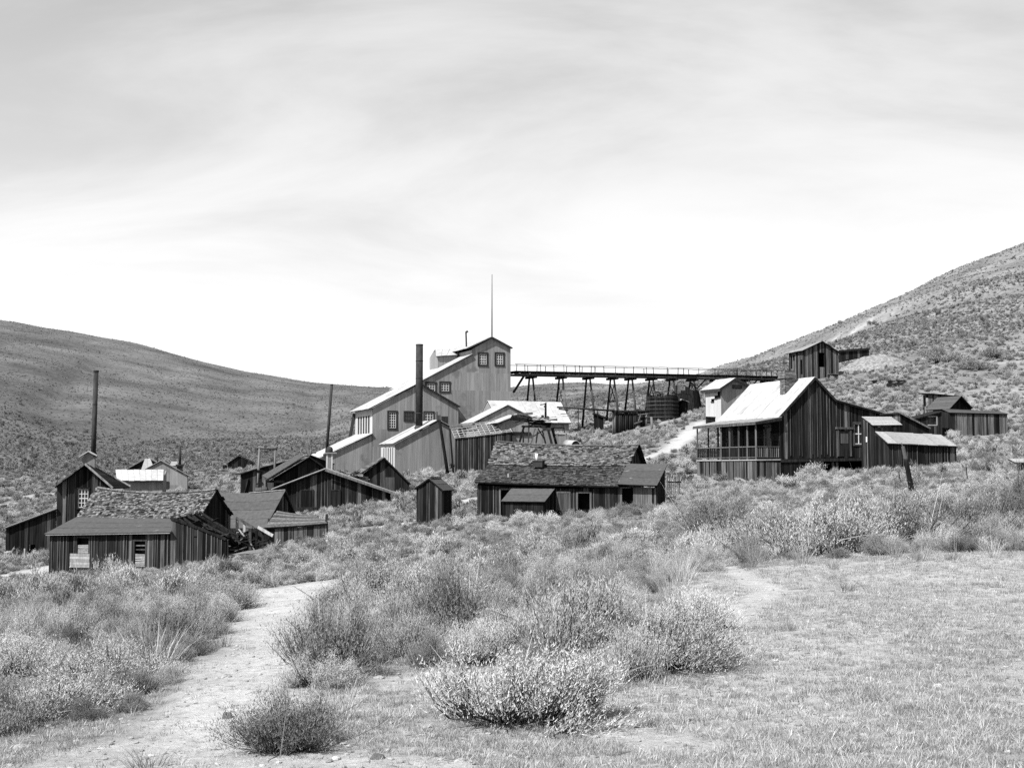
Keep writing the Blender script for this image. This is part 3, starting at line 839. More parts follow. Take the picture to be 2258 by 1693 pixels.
# ---- tall gabled house far left
def house_c():
    W = WP(125, 1215, 80, 14)
    root = thing('tall_board_house', 'tall dark board house with many-paned white window and metal roof vent, far left', 'house', W.pt(1.5, W.gz(1.5)))
    o = opx(W, 172, 1078, 195, 1119)
    clad(W, root, top_px(W, [(126, 1071), (187.6, 1026), (238, 1068)]), None, .24, 'wood', [o], batten=.04)
    window(W, root, o, 3, 4, .1, 'wood', 'white', bw_=.045)
    D = 5.5
    eL, pk, eR = W.px(120, 1073, -.3), W.px(187.6, 1023, -.3), W.px(249, 1076, -.3)
    sp = (pk - W.o).dot(W.d)
    fr = W.px(205, 1028, 3.5)
    roof(root, eR, W.px(287, 1074, 3.5), fr, pk, 'plank', 'wood', w=.3, sag=.02)
    roof(root, W.pt((eL - W.o).dot(W.d), eL.z, D), eL, pk, W.pt(sp, pk.z, D), 'plank', 'greywood', w=.3, part='left_roof')
    link('rake_board', *beam(pk + Vector((0, -.05, .02)), eR + Vector((0, -.05, .02)), .05, .13), 'palewood', root)
    link('rake_board', *beam(pk + Vector((0, -.05, .02)), eL + Vector((0, -.05, .02)), .05, .10), 'greywood', root)
    link('rake_board', *beam(W.px(210, 1032, 3.5), W.px(287, 1073, 3.5), .1, .2), 'palewood', root)
    sR = W.sz(238, 1068)[0]
    clad(W.right(sR), root, [(0, W.sz(238, 1068)[1] - .1), (D, W.sz(238, 1068)[1] - .1)], None, .25, 'wood', wall='side_wall')
    plain(W.left(0), root, [(-D, W.sz(126, 1071)[1]), (0, W.sz(126, 1071)[1])])
    plain(W.back(D), root, [(0, W.sz(126, 1071)[1]), (sp, pk.z - .1), (sR, W.sz(238, 1068)[1])])
    # gable-capped metal vent standing on the roof
    vb = W.back(2.2)
    a, b = vb.sz(180, 1036), vb.sz(209, 1008)
    vt = link('roof_vent', *merge([rect(vb, a[0], a[1] - .5, b[0], b[1], -.7, 0.0)]), 'metalwall', root)
    c0, c1, cm = vb.sz(174, 1008.5), vb.sz(214, 1006), vb.sz(195, 996)
    link('vent_cap', *merge([prism(vb, [(c0[0], c0[1]), (cm[0], cm[1]), (cm[0], cm[1] + .07), (c0[0], c0[1] + .07)], -.9, .2), prism(vb, [(cm[0], cm[1]), (c1[0], c1[1]), (c1[0], c1[1] + .07), (cm[0], cm[1] + .07)], -.9, .2)]), 'metalroof', vt)
    link('vent_pediment', *prism(vb, [(a[0], b[1] - .02), (b[0], b[1] - .02), (cm[0], cm[1] - .03)], -.6, .01), 'metalwall', vt)
    # lean-to running off to the left
    tp = top_px(W, [(14, 1163), (70, 1143), (124, 1122)])
    od = opx(W, 64, 1200, 78, 1226)
    clad(W, root, tp, None, .26, 'wood', [od], wall='lean_to_wall')
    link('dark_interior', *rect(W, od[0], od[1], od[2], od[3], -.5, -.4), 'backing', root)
    l0, l1 = W.px(11, 1164, -.2), W.px(126, 1121, -.2)
    roof(root, W.pt((l0 - W.o).dot(W.d), l0.z, 4.5), l0, l1, W.pt((l1 - W.o).dot(W.d), l1.z, 4.5), 'sheet', 'greyroof', part='lean_to_roof')
    plain(W.left(tp[0][0]), root, [(-4.5, tp[0][1]), (0, tp[0][1])])
    foot(W, tp[0][0], sR, 0, D)
    # smokestack behind it
    s = thing('smokestack', 'tall thin dark iron smokestack rising behind the far-left house', 'smokestack', P(205, 1030, 86) , None)
    b_, t_ = P(204.5, 1040, 86), P(212, 817, 86)
    link('pipe', *rod(b_, t_, .17, .16, 14), 'iron', s, True)
    link('rim', *rod(t_ - Vector((0, 0, .12)), t_ + Vector((0, 0, .01)), .185, .185, 14), 'iron', s)
    for k in (.33, .66):
        q = b_ + (t_ - b_) * k
        link('joint_band', *rod(q, q + (t_ - b_).normalized() * .07, .176, .176, 14), 'iron', s)
    link('foot_collar', *rod(b_ + (t_ - b_) * .16, b_ + (t_ - b_) * .19, .24, .24, 14), 'iron', s)
house_c()
def sawhorse():
    g = ground_px(18, 1236)
    root = thing('sawhorse', 'small pale wooden trestle frame beside the far-left lean-to', 'trestle', g)
    Y = g.y
    for a, b in [((10, 1236), (16, 1214)), ((14, 1236), (31, 1207)), ((24, 1232), (22, 1214))]:
        link('leg', *beam(P(*a, Y), P(*b, Y), .07), 'palewood', root)
    link('bar', *beam(P(9, 1218, Y), P(24, 1215, Y), .09), 'palewood', root)
    link('plank', *beam(P(-6, 1234, Y - .3), P(12, 1229, Y - .3), .2, .05), 'palewood', root)
    for (u, v0, v1, t) in [(54, 1238, 1209, 'thin pale fence post in front of the far-left lean-to')]:
        gp = ground_px(u, v0)
        tag(link('fence_post', *beam(gp - Vector((0, 0, .1)), P(u + .5, v1, gp.y), .08), 'palewood'), t, 'post')
sawhorse()

# ================================================================== metal works buildings behind, left
def metal_left():
    W = WP(340, 1085, 130, 14)
    root = thing('gabled_metal_building', 'grey metal gable building with stove pipe, behind the far-left house', 'building', W.pt(3, W.gz(3)))
    o = opx(W, 361, 1064, 367, 1086)
    top = top_px(W, [(322, 1034), (354.5, 1017.5), (413.5, 1050)])
    zsm = W.sz(400, 1069)[1]
    clad(W, root, top, None, .8, 'metalwall', [o], piece='metal_sheet', seams=[zsm], thick=.012, jit=.3, gap=.008, rag=0)
    dr = link('door_frame', *merge([rect(W, o[0] - .12, o[1], o[0], o[3] + .1, .03, .09), rect(W, o[2], o[1], o[2] + .25, o[3] + .15, .03, .09), rect(W, o[0] - .12, o[3], o[2] + .2, o[3] + .13, .03, .1)]), 'trim', root)
    link('door_leaf', *rect(W, o[0] + .02, o[1], o[0] + .12, o[3], .0, .02), 'palewood', dr)
    D = 6.0
    pk, eR, eL = W.px(354.5, 1015.5, -.15), W.px(420, 1051, -.15), W.px(320, 1034, -.15)
    sp, sr = (pk - W.o).dot(W.d), (eR - W.o).dot(W.d)
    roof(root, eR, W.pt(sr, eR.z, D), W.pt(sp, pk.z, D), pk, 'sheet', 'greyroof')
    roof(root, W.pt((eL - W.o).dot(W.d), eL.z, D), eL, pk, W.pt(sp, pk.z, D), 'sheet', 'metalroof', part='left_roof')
    plain(W.right(top[-1][0]), root, [(0, top[-1][1]), (D, top[-1][1])], m='metalwall')
    plain(W.left(top[0][0]), root, [(-D, top[0][1]), (0, top[0][1])], m='metalwall')
    vb = W.back(2.6)
    c = vb.px(396.5, 1034)
    ch = link('chimney_base', *merge([box(c + Vector((0, 0, -.1)), .62, .62, .9, W.a), box(c + Vector((0, 0, .42)), .86, .86, .16, W.a)]), 'iron', root)
    tp_ = vb.px(396.8, 984)
    link('stove_pipe', *rod(c + Vector((0, 0, .3)), tp_, .14, .13, 12), 'iron', root, True)
    q = W.back(4).px(347, 1024)
    link('thin_pipe', *rod(q, W.back(4).px(347.5, 1006), .07, .07, 8), 'iron', root)
    foot(W, top[0][0], top[-1][0], 0, D)
    # second gable behind, dark boards, pale roof dormer between the two
    W3 = WP(300, 1060, 139, 14)
    r3 = thing('dark_gable_building', 'dark gable end peeping over the long white roof at far left', 'building', W3.pt(1, W3.gz(1)))
    t3 = top_px(W3, [(281, 1035), (326, 1011), (372, 1036)])
    clad(W3, r3, t3, None, .5, 'wood', rag=0)
    pk = W3.px(326, 1008.5, -.2); e0 = W3.px(277, 1035.5, -.2); e1 = W3.px(376, 1036, -.2)
    s_ = [(p - W3.o).dot(W3.d) for p in (e0, pk, e1)]
    roof(r3, W3.pt(s_[0], e0.z, 5), e0, pk, W3.pt(s_[1], pk.z, 5), 'sheet', 'greyroof', part='left_roof')
    roof(r3, e1, W3.pt(s_[2], e1.z, 5), W3.pt(s_[1], pk.z, 5), pk, 'sheet', 'greyroof')
    dq = [W3.px(311, 1036, -2.2), W3.px(341, 1036, -2.2), W3.px(331, 1011.5, -.4), W3.px(319.5, 1011.5, -.4)]
    roof(r3, *dq, 'sheet', 'greyroof', part='link_roof', w=.6)
    q = [W3.px(374, 1027, .4), W3.px(392, 1027, .4), W3.px(391, 1018, 1.4), W3.px(378, 1018, 1.4)]
    roof(r3, *q, 'sheet', 'greyroof', part='rear_roof', w=.6)
    foot(W3, s_[0], s_[2], 0, 5)
    # low shed with the long bright roof
    W1 = WP(275, 1086, 122, 3)
    r1 = thing('white_roof_shed', 'low dark shed under a long bright white metal roof at far left', 'shed', W1.pt(1, W1.gz(1)))
    tp = top_px(W1, [(258, 1060), (358.5, 1059.5)])
    o = opx(W1, 357, 1066, 364, 1086)
    clad(W1, r1, tp, None, .75, 'metalwall', piece='metal_sheet', thick=.012, jit=.2, gap=.008, rag=0)
    roof(r1, W1.px(258, 1059.5, -.5), W1.px(360, 1059.5, -.5), W1.px(361, 1036, 1.6), W1.px(254.5, 1036, 1.6), 'sheet', 'metalroof', w=.55)
    plain(W1.right(tp[1][0]), r1, [(0, tp[1][1]), (1.6, tp[1][1] + 1)], m='metalwall')
    plain(W1.left(tp[0][0]), r1, [(-1.6, tp[0][1] + 1), (0, tp[0][1])], m='metalwall')
    foot(W1, tp[0][0], tp[1][0], 0, 2)
metal_left()

def gable(name, label, cat, W, wall_top, eL, pk, eR, D, m='wood', rk='plank', rm='greywood', rml=None, w=.3, opens=(), over=.2, batten=0.0, gw='wall', rw=.3, side='both', seams=(), piece='board', thick=.03, rag=.06, sag=0.0):
    """a plain gabled building whose gable faces us, from its outline in the picture"""
    root = thing(name, label, cat, W.pt((W.sz(*wall_top[0])[0] + W.sz(*wall_top[-1])[0]) / 2, W.gz((W.sz(*wall_top[0])[0] + W.sz(*wall_top[-1])[0]) / 2)))
    top = top_px(W, wall_top)
    clad(W, root, top, None, w, m, opens, batten=batten, wall=gw, seams=seams, piece=piece, thick=thick, rag=rag)
    p, a, b = W.px(*pk, -over), W.px(*eL, -over), W.px(*eR, -over)
    sp, sa, sb = [(q - W.o).dot(W.d) for q in (p, a, b)]
    roof(root, W.pt(sa, a.z, D), a, p, W.pt(sp, p.z, D), rk, rml or rm, w=rw, part='left_roof', sag=sag)
    roof(root, b, W.pt(sb, b.z, D), W.pt(sp, p.z, D), p, rk, rm, w=rw, sag=sag)
    plain(W.left(top[0][0]), root, [(-D + .2, top[0][1]), (0, top[0][1])], m=m)
    plain(W.right(top[-1][0]), root, [(0, top[-1][1]), (D - .2, top[-1][1])], m=m)
    plain(W.back(D - .2), root, [(top[0][0], top[0][1]), (sp, max(z for _, z in top)), (top[-1][0], top[-1][1])], m=m)
    foot(W, top[0][0], top[-1][0], 0, D)
    return root

def middle_sheds():
    W = WP(505, 1040, 185, 12)
    r = gable('far_shed', 'small dark shed standing alone at the foot of the left hill', 'shed', W, [(503, 1022), (529, 1005), (568, 1026)], (499, 1023), (529, 1002.5), (572, 1026), 5, w=.4, rm='greywood')
    clad(W.back(-.6), r, top_px(W.back(-.6), [(491, 1025), (501, 1025)]), None, .35, 'wood', wall='porch_wall')
    # hoist frame of two posts and a log beam
    Y = 112
    r = thing('log_gate_frame', 'tall frame of two posts and a log crossbeam among the dark sheds', 'frame', Vector((P(588, 1030, Y).x, Y, zt(P(588, 1030, Y).x, Y))))
    z0 = zt(P(588, 1030, Y).x, Y)
    for u in (570, 605.5):
        a, b = P(u - 2, 1060, Y), P(u + 2, 984, Y)
        link('post', *rod((a.x, a.y, z0 - .2), b, .12, .11, 9), 'greywood', r, True)
    link('crossbeam', *rod(P(569, 986.5, Y), P(611.5, 989.5, Y), .13, .14, 9, seg=3, bend=.04), 'greywood', r, True)
    link('brace', *rod(P(594, 990, Y), P(606, 1004, Y), .06, .06, 8), 'greywood', r)
    link('iron_collar', *rod(P(583, 985.5, Y), P(588, 986, Y), .17, .17, 9), 'iron', r)
    # pale-walled lean-to
    W = WP(521, 1090, 104, 10)
    r = thing('pale_wall_lean_to', 'lean-to with pale wall and dark diagonal brace under the log crossbeam frame', 'shed', W.pt(1, W.gz(1)))
    tp = top_px(W, [(533, 1043), (559, 1036.5), (602, 1042)])
    clad(W, r, tp, None, .5, 'greywood', [opx(W, 564, 1043, 578, 1078)], rag=0)
    clad(W.left(tp[0][0] - .05), r, [(-1.6, tp[0][1] - .1), (0, tp[0][1])], None, .3, 'greywood', wall='side_wall', gap=.06)
    link('brace', *beam(W.px(538, 1090, -.12), W.px(547, 1055, -.12), .1), 'wood', r)
    link('brace', *beam(W.px(564, 1068, -.1), W.px(578, 1062, -.1), .1), 'wood', r)
    link('sill', *beam(W.px(563, 1079, -.1), W.px(588, 1076, -.1), .3, .25), 'greywood', r)
    link('post', *beam(W.px(584, 1090, -.1), W.px(584, 1058, -.1), .14), 'greywood', r)
    roof(r, W.pt(tp[0][0] - .6, W.sz(521, 1045)[1], 1.7), W.px(528, 1045, -.25), W.px(559, 1035, -.25), W.pt(tp[1][0], tp[1][1] + .05, 1.7), 'plank', 'greywood', part='left_roof')
    roof(r, W.px(605, 1042, -.25), W.pt(tp[2][0], tp[2][1], 1.7), W.pt(tp[1][0], tp[1][1] + .05, 1.7), W.px(559, 1035, -.25), 'plank', 'wood')
    foot(W, tp[0][0], tp[2][0], 0, 2)
    # long low gable behind
    W = WP(600, 1060, 116, 14)
    gable('low_gable_shed', 'long low grey-roofed shed mostly hidden behind the steep plank-roofed barn', 'shed', W, [(556, 1037), (683, 1005.5), (735, 1022)], (548, 1038), (683, 1002.5), (738, 1023), 7, w=.4, rm='greywood', over=.4)
    # steep plank-roofed barn
    W = WP(600, 1090, 100, 18)
    r = gable('plank_roof_barn', 'dark barn with steep pale plank roof and crossed poles on its peak', 'barn', W, [(610, 1056), (683, 1010), (716, 1034)], (594, 1059.5), (683, 1006.5), (721, 1034), 2.0, w=.3, rm='wood', rml='greywood', over=.35)
    link('upper_roof_layer', *slab((W.px(579, 1051.5, 2.2), W.px(592, 1058, -.2), W.px(672, 1008.5, -.2), W.px(656, 1006, 2.2)), 0, 1, 0, 1, .08, .14, 3, 3), 'greywood', r)
    link('eave_beam', *beam(W.px(588, 1061, -.2), W.px(628, 1062, -.2), .2), 'wood', r)
    for a, b, w_ in [((673, 984.5), (683, 1004), .2), ((668, 998.5), (697, 998), .12), ((686, 990), (683, 1004), .14), ((683, 1002), (700, 994), .1)]:
        link('ridge_pole', *beam(W.px(*a, -.1), W.px(*b, -.1), w_), 'greywood', r)
    # broad low barn in front
    W = WP(640, 1128, 90, 6)
    o1, o2 = opx(W, 665, 1082, 689, 1117), opx(W, 730, 1082, 748, 1122)
    r = gable('broad_barn', 'broad dark board barn with a bright roof edge, in front of the other sheds', 'barn', W, [(634, 1068), (717, 1038), (861, 1083.5)], (601, 1078), (717.5, 1033.5), (870, 1087.5), 3.5, w=.3, rk='sheet', rm='greyroof', rml='metalroof', rw=.8, opens=[], over=.4, batten=.05)
    for o in (o1, o2):
        dr = link('door', *rect(W, o[0], o[1] - .3, o[2], o[3], .05, .09), 'wood', r)
        link('door_trim', *merge([rect(W, o[0] - .1, o[1] - .3, o[0], o[3] + .1, .05, .11), rect(W, o[2], o[1] - .3, o[2] + .1, o[3] + .1, .05, .11), rect(W, o[0], o[3], o[2], o[3] + .1, .05, .11)]), 'wood', dr)
    link('rake_board', *beam(W.px(717, 1036, -.5), W.px(870, 1088, -.5), .06, .16), 'greywood', r)
    link('door_step', *beam(W.px(655, 1122, -.5), W.px(700, 1121, -.5), .5, .2), 'wood', r)
    link('leaning_stick', *beam(W.px(813, 1124, -.5), W.px(808, 1101, -.3), .05), 'palewood', r)
    # small barn to its right
    W = WP(810, 1100, 98, 9)
    o = opx(W, 846, 1052, 870, 1088)
    r = gable('small_gable_barn', 'small dark gable barn with grey roof slope right of the broad barn', 'barn', W, [(806, 1041), (847, 1011.5), (902, 1063)], (797, 1043), (847, 1008), (906, 1067), 4.5, w=.3, rk='tar', rm='tar', rml='greywood', over=.3)
    roof(r, W.px(786, 1040, 4), W.px(801, 1044, -.3), W.px(847.5, 1008.5, -.3), W.px(842, 1008, 4), 'plank', 'greywood', part='old_roof', w=.25)
    dr = link('door', *rect(W, o[0], o[1] - .4, o[2], o[3], .045, .08), 'greywood', r)
    # heap of scrap on the roof between the barns
    W = WP(745, 1048, 95, 4)
    r = thing('scrap_heap', 'heap of scrap timber and tin on the roof behind the broad barn', 'scrap heap', W.pt(1.2, W.sz(770, 1050)[1] - 1.5))
    rr = random.Random(3)
    for i in range(26):
        u = rr.uniform(741, 803)
        c = W.px(u, 1043 + (u - 741) * .13 + rr.uniform(-8, 6), rr.uniform(-.4, .4))
        a = rr.uniform(-1, 1)
        d = Vector((math.cos(a), rr.uniform(-.4, .4), math.sin(a))) * rr.uniform(.15, .55)
        link('scrap_board', *beam(c - d, c + d, rr.uniform(.06, .2), .04), rr.choice(['wood', 'wood', 'greywood', 'metalroof', 'iron']), r)
    link('scrap_base', *slab((W.px(735, 1048, -.5), W.px(812, 1060, -.5), W.px(812, 1052, 1), W.px(735, 1040, 1)), 0, 1, 0, 1, -1.6, 0, 4, 2, 0, .06), 'wood', r)
middle_sheds()

# ---- stacks in the middle
def stacks():
    Y = 112
    s = thing('smokestack', 'thin leaning iron smokestack left of the mill, beside a cased chimney', 'smokestack', P(718, 1035, Y))
    b_, t_ = P(719.5, 1005, Y), P(731.5, 847, Y)
    link('pipe', *rod(b_, t_, .13, .13, 12), 'iron', s, True)
    link('rim', *rod(t_ - Vector((0, 0, .1)), t_ + Vector((0, 0, .01)), .145, .145, 12), 'iron', s)
    link('foot_plate', *box(P(719.5, 1004, Y), .5, .5, .3), 'iron', s)
    Y = 108
    W = WP(720, 1036, Y, 18)
    s = thing('cased_chimney', 'square chimney with pale corner strips and dark cowl left of the mill', 'chimney', P(726, 1040, Y))
    a, b = W.sz(721, 1040), W.sz(732, 1000)
    link('shaft', *rect(W, a[0], a[1] - .8, b[0], b[1], -.5, 0), 'metalwall', s)
    for q in (a[0], b[0]):
        link('corner_strip', *rect(W, q - .05, a[1] - .8, q + .05, b[1], .003, .03), 'white', s)
    link('collar', *rect(W, a[0] - .18, b[1], b[0] + .4, b[1] + .1, -.6, .12), 'greyroof', s)
    c = W.px(726.5, 992, .25)
    v = []
    for k, (z, r_) in enumerate([(-.3, .24), (-.1, .3), (.1, .3), (.25, .2), (.32, .02)]):
        v += [c + Vector((math.cos(i * math.pi / 6) * r_, math.sin(i * math.pi / 6) * r_, z)) for i in range(12)]
    f = [(k * 12 + i, k * 12 + (i + 1) % 12, (k + 1) * 12 + (i + 1) % 12, (k + 1) * 12 + i) for k in range(4) for i in range(12)]
    link('cowl', v, f, 'iron', s, True)
stacks()

# ================================================================== the mill
def mill():
    TH = 22
    W3 = WP(1125, 950, 138, TH)
    root = thing('stamp_mill', 'tall stepped grey corrugated-metal mill with flagpole in the middle of the town', 'mill', W3.pt(-3, W3.gz(-3)))
    zs = [W3.sz(1080, v)[1] for v in (823, 862, 905)]
    ops = [opx(W3, 1057, 781, 1072.5, 803.5), opx(W3, 1094, 781, 1109, 803.5), opx(W3, 972, 845, 990, 862), opx(W3, 941, 846, 959, 862)]
    top = top_px(W3, [(917, 848), (1041, 783), (1041.2, 769.5), (1084.6, 745.5), (1125.5, 767)])
    clad(W3, root, top, None, .95, 'metalwall', ops, piece='metal_sheet', seams=zs, thick=.012, jit=.25, gap=.008, rag=0, wall='main_wall')
    for i, o in enumerate(ops): window(W3, root, o, 3, (4, 4, 3, 3)[i], .2, bw_=.045)
    D = 9.0
    pk, eR, eL = W3.px(1084.6, 742.5, -.22), W3.px(1130, 767, -.22), W3.px(1031, 767.5, -.22)
    S = lambda p: (p - W3.o).dot(W3.d)
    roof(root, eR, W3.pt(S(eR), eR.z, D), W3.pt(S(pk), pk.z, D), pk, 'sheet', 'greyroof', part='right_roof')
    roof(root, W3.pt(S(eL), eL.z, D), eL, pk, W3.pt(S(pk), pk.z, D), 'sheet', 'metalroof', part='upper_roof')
    link('upper_fascia', *beam(pk + Vector((0, -.06, -.06)), eR + Vector((0, -.06, -.06)), .05, .16), 'trim', root)
    link('upper_fascia', *beam(pk + Vector((0, -.06, -.06)), eL + Vector((0, -.06, -.06)), .05, .16), 'trim', root)
    lw = W3.left(S(W3.px(1041, 780)))
    clad(lw, root, [(-D + .3, top[2][1] - .1), (0, top[2][1] - .1)], [(-D + .3, top[1][1] - .6), (0, top[1][1] - .6)], .9, 'sunlit_wall', piece='metal_sheet', thick=.012, rag=0, wall='clerestory_wall')
    a, b = W3.px(913, 848.5, -.22), W3.px(1042, 780.5, -.22)
    roof(root, W3.pt(S(a), a.z, D), a, b, W3.pt(S(b), b.z, D), 'sheet', 'metalroof', part='lower_roof')
    plain(W3.right(top[-1][0]), root, [(0, top[-1][1]), (D - .3, top[-1][1])], m='metalwall', name='right_wall')
    plain(W3.back(D - .3), root, [(S(a), a.z - .2), (S(b), b.z - .2), (S(b) + .01, top[2][1]), (S(pk), pk.z - .2), (top[-1][0], top[-1][1])], m='metalwall', name='back_wall')
    foot(W3, S(a), top[-1][0], 0, D)
    # flagpole and bent vent pipe
    q = W3.px(1084.8, 744, .2)
    link('flagpole', *rod(q, W3.px(1085, 605, .2), .075, .03, 8, seg=2), 'iron', root, True)
    q0, q1 = W3.px(1028.6, 768, 2), W3.px(1027.5, 732, 2)
    link('vent_pipe', *rod(q0, q1, .09, .09, 8), 'iron', root)
    link('vent_hook', *rod(q1 + Vector((-.02, 0, -.05)), q1 + Vector((.22, 0, .1)), .12, .12, 8), 'iron', root)
    # roof house (dormer) on the long slope
    W4 = W3.back(4.0)
    t4 = top_px(W4, [(966, 784.5), (1008, 782.5)])
    lo = [(t4[0][0], t4[0][1] - 2.4), (t4[1][0], t4[1][1] - 2)]
    clad(W4, root, t4, lo, .7, 'metalwall', piece='metal_sheet', thick=.012, rag=0, wall='roof_house_wall')
    rz = W4.sz(965, 770)[1]
    clad(W4.left(t4[0][0]), root, [(-3, t4[0][1]), (-1.5, rz - .05), (0, t4[0][1])], [(-3, t4[0][1] - 2.4), (0, t4[0][1] - 2.4)], .7, 'metalwall', piece='metal_sheet', thick=.012, rag=0, wall='roof_house_end')
    e0, e1 = W4.px(961, 785.5, -.2), W4.px(1009, 783, -.2)
    r0, r1 = W4.px(959.5, 770, 1.5), W4.px(1024, 770, 1.5)
    roof(root, e0, e1, r1, r0, 'sheet', 'metalroof', part='roof_house_roof')
    roof(root, W4.pt(S(r1), e1.z, 3.2), W4.pt(S(r0), e0.z, 3.2), r0, r1, 'sheet', 'metalroof', part='roof_house_back')

    # front gable block and its long left wing
    W2 = WP(822, 1000, 131, TH)
    o = [opx(W2, 857.5, 909.5, 873, 943.5), opx(W2, 892.5, 909, 910, 926), opx(W2, 936, 909.5, 955, 929), opx(W2, 973, 918, 988, 938)]
    top = top_px(W2, [(822, 899.5), (925, 846.5), (1010.5, 894.5)])
    clad(W2, root, top, None, .95, 'metalwall', o, piece='metal_sheet', seams=[W2.sz(850, 946)[1], W2.sz(850, 985)[1]], thick=.012, jit=.25, gap=.008, rag=0, wall='front_wall')
    window(W2, root, o[0], 3, 6, .2, bw_=.045); window(W2, root, o[1], 3, 2, .14, bar='trim', bw_=.05); window(W2, root, o[2], 3, 3, .14, bw_=.045)
    link('door', *rect(W2, o[3][0], o[3][1], o[3][2], o[3][3], .0, .02), 'trim', root)
    D2 = 7.3
    S2 = lambda p: (p - W2.o).dot(W2.d)
    pk, eL, eR = W2.px(925, 843.5, -.22), W2.px(813, 901, -.22), W2.px(1015, 896, -.22)
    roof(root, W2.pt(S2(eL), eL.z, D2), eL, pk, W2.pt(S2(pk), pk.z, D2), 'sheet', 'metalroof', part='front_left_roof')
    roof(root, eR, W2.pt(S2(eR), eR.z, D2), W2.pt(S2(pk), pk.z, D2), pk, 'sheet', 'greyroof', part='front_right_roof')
    link('front_fascia', *beam(pk + Vector((0, -.05, -.06)), eR + Vector((0, -.05, -.06)), .05, .16), 'trim', root)
    lw = W2.left(0.0)
    so = []
    n = 5
    for i in range(n):                                    # barred slit windows in the bright side wall
        c = -D2 + 1.1 + (D2 - 2.1) * (i + .5) / n
        z1 = top[0][1] - .75; z0 = z1 - 1.9
        so.append((c - .26, z0, c + .26, z1))
    clad(lw, root, [(-D2, top[0][1]), (0, top[0][1])], None, .9, 'sunlit_wall', so, piece='metal_sheet', thick=.012, jit=.2, rag=0, wall='side_wall')
    for q in so:
        sw = link('slit_window', *merge([rect(lw, q[0], q[1], q[2], q[1] + .09, -.01, .05), rect(lw, q[0], q[3] - .09, q[2], q[3], -.01, .05), rect(lw, q[0], q[1] + .09, q[0] + .09, q[3] - .09, -.01, .05), rect(lw, q[2] - .09, q[1] + .09, q[2], q[3] - .09, -.01, .05)]), 'trim', root)
        link('shutter', *rect(lw, q[0] + .09, q[1] + .09, q[2] - .09, q[3] - .09, -.05, -.02), 'metalwall', sw)
    link('corner_brace', *beam(W2.pt(-.6, top[0][1] - 3.2, D2), W2.pt(-.1, top[0][1] - .3, D2), .35, .3), 'trim', root)
    plain(W2.right(top[-1][0]), root, [(0, top[-1][1]), (D2, top[-1][1])], m='metalwall', name='side_wall')
    foot(W2, 0, top[-1][0], 0, D2)
    tw = top_px(W2, [(697, 1017), (821, 958)])
    clad(W2, root, tw, None, .95, 'metalwall', piece='metal_sheet', thick=.012, jit=.25, rag=0, wall='wing_wall')
    a, b = W2.px(686, 1018.5, -.2), W2.px(822, 955.5, -.2)
    roof(root, W2.pt(S2(a), a.z, D2), a, b, W2.pt(S2(b), b.z, D2), 'sheet', 'metalroof', part='wing_roof')
    plain(W2.left(tw[0][0]), root, [(-D2, tw[0][1]), (0, tw[0][1])], m='metalwall', name='side_wall')
    foot(W2, tw[0][0], 0, 0, D2)

    # boiler house with the great stack
    W5 = WP(871, 1035, 125, TH)
    r5 = thing('boiler_house', 'grey metal boiler house with striped side wall under the thick smokestack', 'building', W5.pt(2, W5.gz(2)))
    top = top_px(W5, [(871, 980), (967, 929), (991, 941)])
    clad(W5, r5, top, None, .95, 'metalwall', piece='metal_sheet', thick=.012, jit=.25, rag=0)
    S5 = lambda p: (p - W5.o).dot(W5.d)
    D5 = 5.0
    eL, pk, eR = W5.px(868, 977.5, -.22), W5.px(967, 925.5, -.22), W5.px(994, 940, -.22)
    roof(r5, W5.pt(S5(eL), eL.z, D5), eL, pk, W5.pt(S5(pk), pk.z, D5), 'sheet', 'metalroof', part='left_roof')
    roof(r5, eR, W5.pt(S5(eR), eR.z, D5), W5.pt(S5(pk), pk.z, D5), pk, 'sheet', 'greyroof', part='right_roof')
    lw = W5.left(0.0)
    ok = []
    for i in range(5):
        c = -D5 + .7 + (D5 - 1.0) * (i + .5) / 5
        ok.append((c - .17, top[0][1] - 2.2, c + .17, top[0][1] - .3))
    clad(lw, r5, [(-D5, top[0][1]), (0, top[0][1])], None, .45, 'sunlit_wall', ok, piece='pale_board', rag=0, wall='side_wall')
    for q in ok: link('slot', *rect(lw, q[0], q[1], q[2], q[3], -.3, -.25), 'backing', r5)
    plain(W5.right(top[-1][0]), r5, [(0, top[-1][1]), (D5, top[-1][1])], m='metalwall')
    foot(W5, 0, top[-1][0], 0, D5)
    s = thing('smokestack', 'thick dark riveted iron smokestack in front of the mill', 'smokestack', W5.px(924, 943, 1.6))
    b_, t_ = W5.px(924, 950, 1.6), W5.px(925, 759, 1.6)
    link('pipe', *rod(b_, t_, .37, .365, 24), 'iron', s, True)
    for k in (.0, .2, .4, .6, .8, .985):
        q = b_ + (t_ - b_) * k
        link('joint_band', *rod(q, q + Vector((0, 0, .09)), .385, .385, 24), 'iron', s)
    link('roof_collar', *rod(b_ + Vector((0, 0, .25)), b_ + Vector((0, 0, .55)), .52, .39, 24), 'iron', s)
    # leaning poles in front of it
    for (a, b, w_, t) in [((988, 1038), (969, 926), .17, 'long dark pole leaning beside the boiler house'), ((1000, 1030), (992, 945), .1, 'thinner dark pole leaning against the roofless shed')]:
        gp = P(*a, 121)
        p = tag(link('leaning_pole', *rod((gp.x, gp.y, zt(gp.x, gp.y) - .2), P(*b, 121.5), w_, w_ * .8, 9, seg=4, bend=.06), 'wood', None, True), t, 'pole')
    c = P(967, 921, 121.6)
    r = thing('pole_lantern', 'small pale fitting on top of the dark leaning pole', 'lamp', c)
    link('bracket', *merge([box(c, .4, .3, .5), box(c + Vector((-.15, 0, .35)), .1, .1, .5)]), 'greywood', r)
mill()

